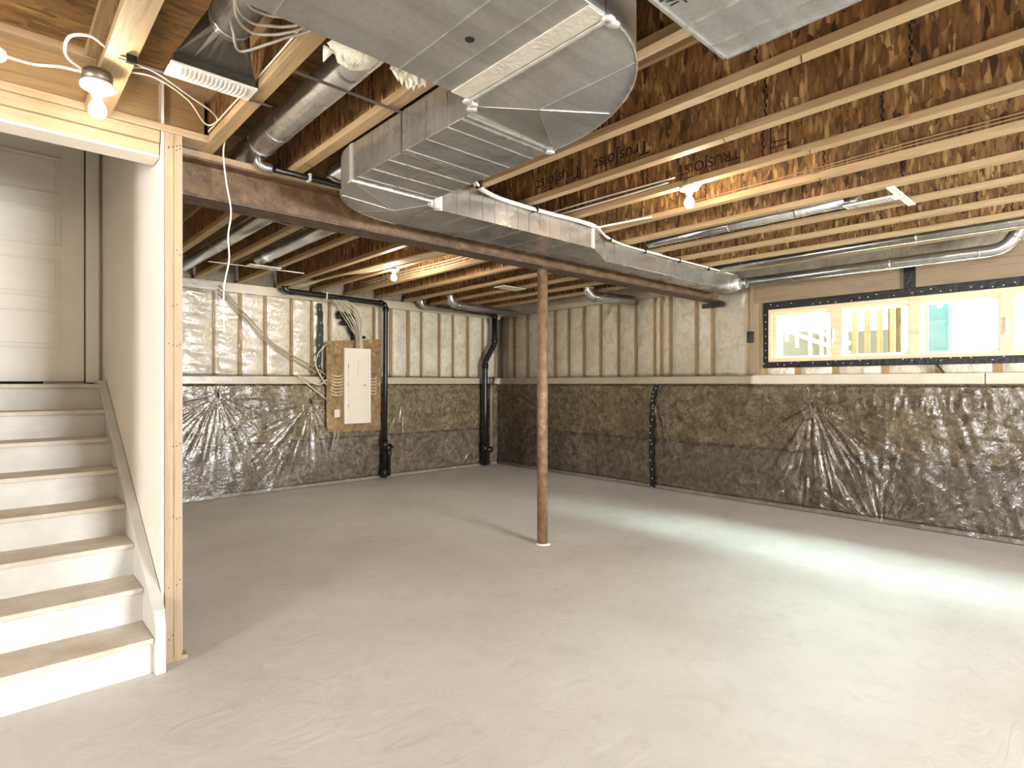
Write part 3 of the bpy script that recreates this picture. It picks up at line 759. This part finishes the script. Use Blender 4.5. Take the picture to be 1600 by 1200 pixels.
# bundle along the duct edge
for i, (dy, dz) in enumerate(((0, 0), (.018, -.004), (-.012, -.014))):
    pts = [(1.95, 2.40+dy, 2.700+dz), (2.20, 2.74+dy, 2.692+dz), (2.5, 2.90+dy, 2.695+dz), (2.9, 2.915+dy, 2.69+dz), (3.3, 2.905+dy, 2.695+dz), (3.56, 2.90+dy, 2.69+dz)]
    if i == 0: pts += [(3.9, 3.05, 2.69), (4.3, 3.14, 2.695), (5.0, 3.135, 2.69), (5.6, 3.145, 2.70), (6.4, 3.15, 2.70)]
    if i == 1: pts += [(3.8, 3.03, 2.70), (4.2, 3.155, 2.70), (4.9, 3.15, 2.705)]
    if i == 2: pts += [(3.66, 2.84, 2.70), (3.75, 2.5, 2.71)]
    cable('duct_cable', ['longest white cable along the upper edge of the trunk duct', 'second white cable bundled along the upper edge of the trunk duct', 'white cable leaving the bundle where the duct narrows'][i], pts, .0085, CABLE, group='cables along the duct')
for i, (x, y) in enumerate(((2.28, 2.80), (2.9, 2.915), (3.98, 3.08), (4.6, 3.145), (5.2, 3.14), (5.8, 3.147))):
    w_ = .05 if i < 2 else .024
    tag(MB().box((x, y-w_/2, 2.668), (x+.016, y+w_/2, 2.714)).build('cable_clip', BLACK, None, (x, y, 2.668)), ['black clip at the bend end of the cable bundle', 'black clip midway along the wide duct run', 'black clip where the duct narrows', 'first black clip on the narrow duct', 'second black clip on the narrow duct', 'black clip nearest the window wall'][i], 'clip', 'cable clips on the duct')
cable('hanging_cable', 'white cable dangling in front of the beam to the right of the stud post', [(.92, 3.2, 2.74), (.955, 3.38, 2.70), (.975, 3.40, 2.55), (1.0, 3.40, 2.39), (.985, 3.40, 2.25), (.99, 3.40, 2.12), (.963, 3.40, 1.95), (.965, 3.40, 1.71)], .0042)
cable('joist_cable', 'white cable lying over the joists beside the left register', [(.445, 2.95, 2.80), (.52, 2.88, 2.79), (.68, 2.98, 2.78), (.85, 3.12, 2.77), (.86, 3.30, 2.76)], .004)
cable('joist_cable', 'second white cable over the bay, running up beside the joist toward the register', [(.445, 2.99, 2.80), (.55, 2.93, 2.785), (.70, 3.03, 2.775), (.84, 3.22, 2.76), (.868, 2.9, 2.77), (.868, 2.2, 2.765), (.868, 1.2, 2.80)], .004)
LOOPS = [[(.646, 2.60-.4, 2.74), (.655, 2.20, 2.70), (.705, 2.29, 2.69), (.77, 2.165, 2.69), (.80, 2.09, 2.69), (.86, 1.99, 2.70), (.93, 1.80, 2.73)],
         [(.60, 1.80, 2.76), (.63, 1.98, 2.70), (.70, 2.02, 2.70), (.77, 1.98, 2.70), (.80, 1.96, 2.71), (.88, 1.75, 2.735)],
         [(.57, 1.85, 2.74), (.61, 2.02, 2.695), (.68, 2.09, 2.695), (.745, 2.06, 2.695), (.78, 2.03, 2.695), (.82, 1.97, 2.70), (.90, 1.76, 2.735)],
         [(.575, 1.90, 2.75), (.62, 2.06, 2.69), (.69, 2.13, 2.685), (.75, 2.10, 2.685), (.79, 2.06, 2.69), (.83, 2.0, 2.70), (.915, 1.78, 2.735)],
         [(.61, 1.75, 2.77), (.65, 1.93, 2.71), (.72, 1.97, 2.71), (.78, 1.93, 2.71), (.81, 1.90, 2.715), (.87, 1.70, 2.74)]]
for i, pts in enumerate(LOOPS):
    cable('looped_cable', ['lowest grey cable drooping below the silver pipe, top left', 'second highest grey cable drooping below the silver pipe', 'middle grey cable drooping below the silver pipe', 'second lowest grey cable drooping below the silver pipe', 'topmost grey cable drooping below the silver pipe'][i], pts, .005, CABLEG, group='drooping grey cables')
bp_ = thing('gas_pipe', 'thin black pipe with a chrome elbow lying along the top of the beam', 'pipe', (1.2, 3.455, 2.70))
MB().tube([(1.22, 3.455, 2.705), (2.6, 3.455, 2.705)], .017, 12).build('tube', BLACK, bp_)
MB().tube(spl([(1.24, 3.455, 2.705), (1.19, 3.455, 2.705), (1.165, 3.455, 2.73), (1.165, 3.455, 2.79)]), .028, 14).build('elbow', GALV2, bp_)
MB().box((1.46, 3.432, 2.683), (1.475, 3.478, 2.728)).build('paper_tag', WHITE, bp_)
# torn fluff
def fluff(name, label, c, sx, sy, sz, seed, tails):
    n, mm = 22, 12; m = MB(); rr = random.Random(seed); pts = []
    u = np.linspace(0, 2*np.pi, n); v = np.linspace(0, np.pi, mm); U, V = np.meshgrid(u, v, indexing='ij')
    rad = 1+.35*(vn(np.cos(U)*3+seed, V*3)-.5)+.25*(vn(np.sin(U)*7+seed, V*6+np.cos(U)*3)-.5)
    A = np.stack([c[0]+sx*rad*np.sin(V)*np.cos(U), c[1]+sy*rad*np.sin(V)*np.sin(U), c[2]+sz*rad*np.cos(V)], -1)
    m.grid(A)
    for i in range(tails):
        a = rr.uniform(-.9, .9); b = rr.uniform(-.5, .5); L = rr.uniform(.03, .075)
        p = Vector((c[0]+sx*a, c[1]+sy*b, c[2]-sz*.3))
        q = p+Vector((rr.uniform(-.02, .02), rr.uniform(-.01, .02), -L)); mid = (p+q)/2+Vector((rr.uniform(-.012, .012), 0, 0))
        m.tube([p, mid, q], [.02, .011, .001], 6)
    return tag(m.build(name, FLUFF, None, (c[0], c[1], c[2]-sz)), label, 'insulation')
fluff('insulation_tuft', 'smooth clump of white insulation bulging beside the trunk duct', (.95, 1.85, 2.60), .095, .08, .05, 3, 2)
fluff('insulation_tuft', 'ragged white insulation tuft hanging in strands beside the trunk duct', (1.16, 1.84, 2.615), .075, .05, .035, 9, 18)

# ================================================================ lamps
def lamp(label, x, y, zb, group='bare ceiling bulbs', glow=None):
    t = thing('ceiling_lamp', label, 'lamp', (x, y, zb+.13), group)
    zt_ = zb+.085
    MB().lathe((x, y, zt_), [(.052, .022), (.052, .068)], 8).build('junction_box', STRAP, t)
    MB().lathe((x, y, zt_), [(.02, -.03), (.024, -.012), (.058, 0), (.062, .012), (.056, .022)], 24).build('porcelain_holder', PORC, t)
    MB().lathe((x, y, zt_), [(.014, -.045), (.015, -.03)], 14).build('screw_base', GALV2, t)
    MB().lathe((x, y, zb), [(.001, -.034), (.013, -.031), (.024, -.021), (.0305, -.006), (.030, .008), (.024, .022), (.016, .036), (.013, .042)], 20).build('bulb', glow or GLOW, t)
    return t
lamp('bare lit bulb in a porcelain holder hanging toward the window side', 3.385, 1.97, 2.615)
lamp('bare lit bulb beyond the beam, before the electrical panel', 3.35, 5.60, 2.615, glow=mk_emit('far_bulb_glass', (1, .85, .68, 1), BULB*1.9))
lamp('bare lit bulb in a porcelain holder over the stairs', .331, 2.85, 2.543, glow=mk_emit('dimmer_bulb_glass', (1, .85, .67, 1), BULB*.6))
tag(MB().lathe((.0, 3.03, 2.71), [(.05, 0), (.058, .01), (.058, .03), (.045, .04)], 20).build('smoke_alarm', WHITE, None, (0, 3.03, 2.71)), 'round white alarm at the left edge above the stairs', 'alarm')
cable('lamp_cable', 'white cable from the round alarm to the stair bulb', [(.04, 3.03, 2.73), (.14, 3.05, 2.74), (.22, 3.0, 2.74), (.27, 2.92, 2.71), (.32, 2.86, 2.69)], .006)
cable('lamp_cable', 'white looped cable between the stair bulb and the nearest joist', [(.31, 2.88, 2.69), (.23, 2.84, 2.72), (.23, 2.74, 2.75), (.29, 2.70, 2.76), (.338, 2.72, 2.75)], .006)
tag(MB().bar((3.43, 1.93, 2.725), (3.42, 1.88, 2.77), .015, .02).build('cable_clamp', WHITE, None, (3.43, 1.93, 2.72)), 'pale clamp on the joist beside the window side bulb', 'clamp')
for i in (0, 1):
    cable('joist_cable', ['upper', 'lower'][i]+' white cable leading along the joist web to the window side bulb', [(3.30, 3.3, 2.79-.03*i), (3.325, 2.8, 2.80-.035*i), (3.33, 2.4, 2.795-.03*i), (3.34, 2.05+.05*i, 2.79-.02*i)], .006)
    cable('joist_cable', ['upper', 'lower'][i]+' tan cable stapled along the joist beyond the window side bulb', [(3.84, 2.5, 2.775-.018*i), (3.845, 1.6, 2.785-.018*i), (3.845, .8, 2.80-.02*i), (3.845, .1, 2.80-.02*i), (3.84, -.8, 2.81-.02*i)], .004, simple('tan_cable'+str(i), 'a5865c', .5))
stp = simple('cable_beige', 'd5c6a6', .4)
for i in range(4):
    o_ = i*.03
    cable('far_cable', ['first', 'second', 'third', 'fourth'][i]+' white cable from the left sweeping along the joists by the far bulb', [(2.93+o_, 7.6, 2.70), (2.95+o_, 7.2, 2.705), (3.02+o_, 6.5, 2.70+o_*.5), (3.06+o_*1.4, 5.9, 2.705), (3.12+o_*1.2, 5.2, 2.71), (3.18+o_, 4.6, 2.705), (3.25+o_, 4.1, 2.705)], .012, stp, group='cables above the far bulb')
for i in range(3):
    cable('far_cable', ['first', 'second', 'third'][i]+' thin cable along the joist web right of the far bulb', [(3.84, 7.2, 2.775+.03*i), (3.845, 6.2, 2.78+.03*i), (3.845, 5.2, 2.77+.03*i), (3.84, 4.2, 2.785+.03*i)], .007, stp)

# ================================================================ black drain pipes
dp = thing('drain_pipe', 'black plastic drain pipe elbowed above and right of the electrical panel', 'pipe', (4.40, 7.60, 0))
yy = 7.60
seg1 = [(2.90, yy, 2.73), (2.90, yy, 2.665), (4.42, yy, 2.635), (4.40, yy, .02)]
MB().tube([(2.90, yy, 2.75), (2.90, yy, 2.70), (2.91, yy, 2.675), (2.94, yy, 2.665), (4.36, yy, 2.637), (4.39, yy, 2.625), (4.405, yy, 2.59), (4.40, yy, 1.5), (4.385, yy, .03)], .036, 16).build('tube', BLACK, dp)
for p, d in (((2.90, yy, 2.705), (0, 0, .04)), ((2.96, yy, 2.664), (.05, 0, 0)), ((4.30, yy, 2.638), (.05, 0, 0)), ((4.405, yy, 2.52), (0, 0, .06)), ((4.39, yy, .45), (0, 0, .14)), ((4.387, yy, .04), (0, 0, .12))):
    MB().tube([p, Vector(p)+Vector(d)], .046, 16).build('coupling', BLACK, dp)
MB().tube([(4.39, yy, .44), (4.50, yy-.01, .50)], .04, 14).lathe((4.46, yy, 0), [(.03, .05), (.03, .35), (.04, .36), (.04, .45)], 12).build('side_inlet', BLACK, dp)
MB().box((3.46, yy-.042, 2.60), (3.475, yy+.04, 2.70)).build('white_band', WHITE, dp)
cp = thing('drain_pipe', 'black plastic drain pipe with an offset, in the far corner', 'pipe', (6.36, 7.60, 0))
MB().tube([(6.56, 7.60, 2.64), (6.56, 7.60, 2.2), (6.54, 7.60, 2.10), (6.36, 7.60, 1.83), (6.345, 7.60, 1.75), (6.345, 7.60, 1.0), (6.34, 7.60, .03)], .05, 16).build('tube', BLACK, cp)
for p, d in (((6.56, 7.6, 2.14), (0, 0, .08)), ((6.345, 7.6, 1.70), (0, 0, .08)), ((6.34, 7.6, .25), (0, 0, .14)), ((6.56, 7.6, 2.58), (0, 0, .06))):
    MB().tube([p, Vector(p)+Vector(d)], .06, 16).build('coupling', BLACK, cp)
MB().tube([(6.34, 7.60, .30), (6.42, 7.50, .30)], .05, 16).build('clean_out', BLACK, cp)
vp = tag(MB().tube([(6.50, 7.62, .02), (6.50, 7.62, 1.3), (6.52, 7.62, 1.42)], .025, 10).build('vent_pipe', simple('grey_wrapped_pipe', '8b7f6f', .5), None, (6.50, 7.62, 0)), 'thin grey wrapped pipe beside the corner drain pipe', 'pipe')
vv = thing('shutoff_valve', 'small dark valve above the thin wrapped corner pipe', 'valve', (6.53, 7.62, 1.42))
MB().lathe((6.53, 7.60, 1.40), [(.02, 0), (.035, .03), (.02, .07), (.014, .16)], 10).build('body', RUSTF, vv)
MB().bar((6.49, 7.585, 1.53), (6.57, 7.585, 1.50), .02, .015).build('handle', BLACK, vv)

# ================================================================ electrical panel
eb = thing('backing_board', 'strand-board panel mounted behind the electrical box', 'board', (3.92, 7.66, .74))
MB().prism([(3.575, .74), (4.35, .745), (4.35, 2.10), (3.50, 2.03), (3.50, .82)], 7.645, 7.665, 'Y').build('sheet', OSB_LOW, eb)
stw = MB()
for x in (3.55, 4.3):
    stw.box((x-.03, 7.665, .76), (x+.03, 7.72, 2.0))
stw.build('standoff', LUMZ, eb)
ep = thing('breaker_panel', 'tall cream metal breaker panel on the strand-board', 'electrical panel', (3.944, 7.64, .85))
bevel(MB().box((3.735, 7.585, .86), (4.155, 7.645, 1.945)).build('cabinet', PANELW, ep), .006)
bevel(MB().box((3.80, 7.578, 1.05), (4.09, 7.585, 1.77)).build('door', PANELW, ep), .003)
box('door_gap', (3.945, 7.5765, 1.52), (3.948, 7.5785, 1.77), CABLEG, ep)
for z in (1.1, 1.4, 1.66): box('hinge', (3.793, 7.577, z), (3.80, 7.586, z+.05), GALV2, ep)
box('latch', (4.03, 7.573, 1.40), (4.065, 7.579, 1.425), CABLEG, ep, .002)
sw = thing('switch_box', 'small white outlet box at the lower left of the strand-board', 'outlet', (3.63, 7.64, .95))
box('box', (3.60, 7.605, .96), (3.675, 7.645, 1.07), WHITE, sw, .004)
box('rocker', (3.622, 7.60, .985), (3.652, 7.606, 1.045), PORC, sw, .002)
names = ['uppermost', 'second', 'third', 'fourth', 'fifth', 'sixth', 'lowest']
for i in range(7):
    z = 1.28+i*.045
    cable('looped_wire', names[6-i]+' cable loop left of the breaker panel', [(3.74, 7.638, z+.01), (3.68, 7.625, z-.01), (3.60, 7.63, z-.005), (3.565, 7.642, z+.02)], .009, stp, group='cable loops left of the panel')
for i in range(6):
    z = 1.29+i*.045
    cable('looped_wire', names[[6, 4, 3, 2, 1, 0][i]]+' cable loop right of the breaker panel', [(4.155, 7.638, z), (4.20, 7.625, z-.01), (4.25, 7.63, z-.005), (4.275, 7.642, z+.02)], .008, stp, group='cable loops right of the panel')
# service cables and black wrap above the panel
svt = thing('service_entrance', 'black taped conduit bundle above the breaker panel', 'conduit', (3.9, 7.66, 2.05))
m_ = MB()
for (x, z, rx, rz) in ((3.76, 2.42, .10, .06), (3.88, 2.36, .09, .09), (3.92, 2.24, .07, .11), (3.98, 2.14, .07, .06), (3.80, 2.30, .08, .03), (4.05, 2.12, .08, .025)):
    n = 12
    u = np.linspace(0, 2*np.pi, n+1); v = np.linspace(0, np.pi, 7); U, V = np.meshgrid(u, v, indexing='ij')
    rad = 1+.5*(vn(np.cos(U)*2+x*9, V*2+z*5)-.5)
    m_.grid(np.stack([x+rx*rad*np.sin(V)*np.cos(U), 7.70+.03*rad*np.cos(V), z+rz*rad*np.sin(V)*np.sin(U)], -1))
m_.build('black_tape_wrap', TAPE, svt)
MB().tube(spl([(3.83, 7.68, 2.38), (3.88, 7.65, 2.36), (3.93, 7.63, 2.28), (3.95, 7.62, 2.12), (3.95, 7.62, 1.94)]), .034, 14).build('conduit', simple('grey_conduit', '8d8578', .5), svt)
for i in range(8):
    cable('feeder_cable', ['leftmost', 'second', 'third', 'fourth', 'fifth', 'sixth', 'seventh', 'rightmost'][i]+' cable fanning down from the ceiling to the panel top', [(3.42+.03*i, 7.64, 2.72), (3.56+.028*i, 7.61-.004*i, 2.62), (3.78+.03*i, 7.61-.004*i, 2.32+.02*i), (3.94+.012*i, 7.625, 2.10), (3.97+.012*i, 7.63, 1.94)], .008, stp if i % 2 else CABLEG, group='feeder cables above the panel')
for i in range(2):
    cable('side_cable', ['upper', 'lower'][i]+' white cable bowed at the left edge of the strand-board', [(3.50, 7.64, 1.99-.5*i), (3.36, 7.62, 1.84-.42*i), (3.34-.25*i, 7.62, 1.66-.12*i), (3.49, 7.64, 1.42-.2*i)], .009, stp)
for i in range(2):
    cable('tail_cable', ['left', 'right'][i]+' grey cable tail below the strand-board', [(3.62+.05*i, 7.63, .78), (3.60+.05*i, 7.62, .66), (3.56+.03*i, 7.63, .50)], .009, CABLEG)
for i in range(2):
    cable('film_cable', ['upper', 'lower'][i]+' taut cable crossing the plastic film diagonally, left of the panel', [(2.13-.02*i, 7.70, 2.66-.05*i), (2.55, 7.69, 2.20-.06*i), (2.85, 7.69, 1.92-.05*i), (3.35, 7.69, 1.66-.06*i), (3.5, 7.68, 1.56-.06*i)], .009, simple('film_fold'+str(i), 'a39474', .4))

# black tape strips
def tape(label, a, b, parent=None): return tag(bevel(MB().box(a, b).build('tape_strip', TAPE, None, [(p+q)/2 for p, q in zip(a, b)][:2]+[min(a[2], b[2])]), .003), label, 'tape')
def tape_run(label, pts, wd, axis, dots=14):
    t = thing('sealing_tape', label, 'tape', pts[0]); rr = random.Random(len(label))
    m = MB(); n = 28; P = spl(pts, 8); L = []; Rr = []
    for i, p in enumerate(P):
        ww = wd*(.8+.4*rr.random())/2
        off = Vector((ww, 0, 0)) if axis == 'X' else Vector((0, ww, 0))
        L.append(p-off); Rr.append(p+off)
    i0 = 0
    nrm = Vector((0, -.004, 0)) if axis == 'X' else Vector((-.004, 0, 0))
    m.v = [tuple(q) for a, b in zip(L, Rr) for q in (a, b, a+nrm, b+nrm)]
    for i in range(len(P)-1):
        a = i*4; b = a+4
        m.f += [(a+2, a+3, b+3, b+2), (a, b, b+1, a+1), (a, a+2, b+2, b), (a+1, b+1, b+3, a+3)]; m.sm += [False]*4
    m.build('strip', TAPE, t)
    d = MB()
    for i in range(dots):
        p = P[int((i+.5)/dots*len(P))]+Vector((rr.uniform(-.3, .3)*wd if axis == 'X' else 0, 0 if axis == 'X' else rr.uniform(-.3, .3)*wd, 0))+nrm
        s = .007
        if axis == 'X': d.box((p.x-s, p.y-.003, p.z-s), (p.x+s, p.y, p.z+s))
        else: d.box((p.x-.003, p.y-s, p.z-s), (p.x, p.y+s, p.z+s*1.5))
    stuff(d.build('staple', DOT, t)); return t
tape_run('black tape strip hanging left of the strand-board', [(3.43, 7.715, 2.56), (3.44, 7.70, 2.2), (3.42, 7.70, 1.9), (3.41, 7.69, 1.62), (3.48, 7.66, 1.5)], .075, 'X', 8)
tape_run('black stapled tape seam down the lower part of the window wall', [(6.705, 4.40, 1.425), (6.69, 4.45, 1.2), (6.685, 4.455, .9), (6.68, 4.46, .5), (6.69, 4.45, .02)], .07, 'Y', 18)
tape('black tape patch under the beam end', (6.765, 3.46, 2.40), (6.79, 3.76, 2.455))
tape('small black tape square beside the window studs', (6.83, 3.12, 1.93), (6.855, 3.20, 2.07))
tape('short black tape strip above the window', (6.835, 1.48, 2.40), (6.858, 1.58, 2.62))
o = MB().bar((6.83, 1.33, 1.65), (6.83, 1.24, 1.53), .012, .075, (1, 0, 0)).build('tape_strip', TAPE, None, (6.83, 1.28, 1.53)); tag(o, 'slanted black tape scrap just below the window', 'tape')

# ================================================================ window 1
win = thing('window_1', '', '', (6.9, 1.46, 1.66)); del win['label']; del win['category']; struct(win)
Y0, Y1, Z0, Z1 = -.05, 2.945, 1.69, 2.31
XF = 6.845
bevel(MB().box((XF, Y0, Z0), (7.06, Y1, Z0+.045)).build('sill', WINW, win), .003)
bevel(MB().box((XF, Y0, Z1-.04), (7.06, Y1, Z1)).build('head_jamb', WINW, win), .003)
for y in (Y0, Y1-.035): bevel(MB().box((XF, y, Z0+.045), (7.06, y+.035, Z1-.04)).build('side_jamb', WINW, win), .003)
PY = [(2.295, 2.838), (1.565, 2.135), (.858, 1.431), (.13, .711)]
for ya, yb in ((2.135, 2.295), (1.431, 1.565), (.711, .858)):
    bevel(MB().box((XF+.03, ya+.022, Z0+.045), (7.06, yb-.022, Z1-.04)).build('mullion', WINW, win), .003)
bevel(MB().box((XF+.03, 2.86, Z0+.045), (7.06, Y1-.035, Z1-.04)).build('mullion', WINW, win), .003)
bevel(MB().box((XF+.03, Y0+.035, Z0+.045), (7.06, .11, Z1-.04)).build('mullion', WINW, win), .003)
za, zb_ = 1.755, 2.225
box('lower_rail', (XF+.035, Y0+.035, Z0+.045), (7.06, Y1-.035, za-.02), WINW, win)
box('upper_rail', (XF+.035, Y0+.035, zb_+.02), (7.06, Y1-.035, Z1-.04), WINW, win)
for ya, yb in PY:
    m = MB()
    m.box((6.93, ya-.022, za-.02), (6.99, ya, zb_+.02)).box((6.93, yb, za-.02), (6.99, yb+.022, zb_+.02)).box((6.93, ya, za-.02), (6.99, yb, za)).box((6.93, ya, zb_), (6.99, yb, zb_+.02))
    sash = bevel(m.build('sash', WHITE, win), .003)
    MB().box((6.958, ya-.005, za-.005), (6.964, yb+.005, zb_+.005)).build('pane', GLASS, sash)
for y in (2.245, .79):
    h = MB().box((XF+.012, y-.008, 1.90), (XF+.03, y+.008, 2.04)).tube([(XF+.02, y, 1.93), (XF+.005, y, 1.90), (XF+.008, y, 1.875)], .008, 8)
    bevel(h.build('handle', WHITE, win), .002)
wt = MB(); wt.box((6.842, Y0-.06, Z1), (6.858, Y1+.06, Z1+.085)); wt.box((6.842, Y0-.06, Z0-.07), (6.858, Y1+.06, Z0)); wt.box((6.842, Y1, Z0), (6.858, Y1+.062, Z1)); wt.box((6.842, Y0-.062, Z0), (6.858, Y0, Z1))
bevel(wt.build('perimeter_tape', TAPE, win), .002)
dd = MB()
for i in range(40):
    y = Y0+i*.078
    for z in (Z1+.03+random.uniform(-.02, .03), Z0-.03+random.uniform(-.02, .02)):
        if random.random() < .75: dd.lathe((6.841, y, z), [(.007, 0), (.008, .009)], 7)
for i in range(7): dd.lathe((6.841, Y1+.03, Z0+.05+i*.085), [(.007, 0), (.008, .009)], 7)
stuff(dd.build('fastener_dot', DOT, win))

# ================================================================ outside
struct(box('ground', (7.2, -14, 1.2), (24, 18, 1.45), simple('outside_soil', '5d5549', .9, 0, .15, 2, .3)))
wood_o = simple('new_deck_lumber', '8f7750', .7, 0, .1, 6); wood_w = simple('bleached_lumber', 'b9b09c', .7, 0, .05)
fw = thing('house_frame', 'new lumber stud frame of the house being built outside the window', 'building', (9.6, 2.6, 1.45))
box('rear_sheathing', (11.2, 2.7, 1.45), (11.24, 3.9, 2.35), simple('house_wrap', '6f675b', .8), fw)
for y in (1.95, 2.1, 2.2, 2.34, 2.5, 2.66, 2.82, 2.98):
    box('stud', (9.5, y-.025, 1.45), (9.6, y+.025, 3.6), wood_o if int(y*50) % 2 else wood_w, fw)
box('top_plate', (9.5, 1.9, 3.6), (9.6, 3.1, 3.7), wood_o, fw)
box('sheathing', (9.72, 2.28, 1.45), (9.74, 2.44, 2.75), simple('tan_sheathing', '6b5335', .8), fw)
os_ = thing('outside_stairs', 'unfinished wooden outside stairs with slanted rails, through the left pane', 'stairs', (8.5, 3.3, 1.45))
box('skirt_panel', (8.75, 2.75, 1.45), (8.78, 4.0, 2.20), simple('grey_sheathing', '5c554a', .8), os_)
for i, off in enumerate((0, .14)):
    MB().bar((8.6, 4.0, 2.60-off), (8.6, 2.6, 1.98-off), .04, .05).build('rail', wood_w, os_)
for y, z in ((3.42, 2.05), (3.28, 1.95), (3.10, 1.45), (2.95, 1.45), (2.86, 1.45)):
    box('baluster', (8.56, y-.02, z), (8.60, y+.02, 2.55), wood_w, os_)
nh = thing('neighbour_house', 'white clad neighbouring house with a teal framed window', 'house', (12, .5, 1.45))
box('wall', (12, -4.5, 1.45), (12.2, 2.60, 6.5), simple('white_siding', 'f2f2ee', .8, 0, .03), nh)
f = MB().box((11.94, 2.08, 1.72), (11.995, 2.50, 2.90)).build('window_frame', simple('pale_teal_frame', '7fa3a3', .5), nh)
box('window_pane', (11.93, 2.13, 1.90), (11.945, 2.42, 2.82), simple('teal_painted_reflection', '3d7078', .15), f)  # bluish reflection painted in as the pane's base colour
f = MB().box((11.94, .1, 2.3), (11.995, .98, 2.95)).build('window_frame', simple('pale_frame2', 'bcdcdc', .5), nh)
box('window_pane', (11.93, .15, 2.35), (11.945, .94, 2.9), bpy.data.materials['teal_painted_reflection'], f)

lamp('added unseen fill bulb behind the photographer', 2.2, -1.6, 2.615)  # out-of-view bulb added as fill
lamp('added unseen fill bulb in the left part of the basement behind the photographer', -1.5, .9, 2.615, glow=GLOW)  # second out-of-view bulb, added to fill from the left
# unseen window added behind the photographer, goes with the front fill light
pg = thing('fill_window_2', '', '', (2.9, -5.6, .95)); del pg['label']; del pg['category']; struct(pg)
for x0, x1 in ((1.9, 2.87), (2.93, 3.9)):
    MB().box((x0, -5.61, .95), (x1, -5.60, 2.25)).build('pane', GLASS, pg)
box('frame', (2.87, -5.65, .95), (2.93, -5.55, 2.25), WHITE, pg)
pg3 = thing('fill_window_3', '', '', (-6.1, -.3, 1.0)); del pg3['label']; del pg3['category']; struct(pg3)  # unseen side window added to go with the left fill light
for y0, y1 in ((-1.2, -.33), (-.27, .6)):
    MB().box((-6.11, y0, 1.0), (-6.10, y1, 2.2)).build('pane', GLASS, pg3)
box('frame', (-6.15, -.33, 1.0), (-6.05, -.27, 2.2), WHITE, pg3)
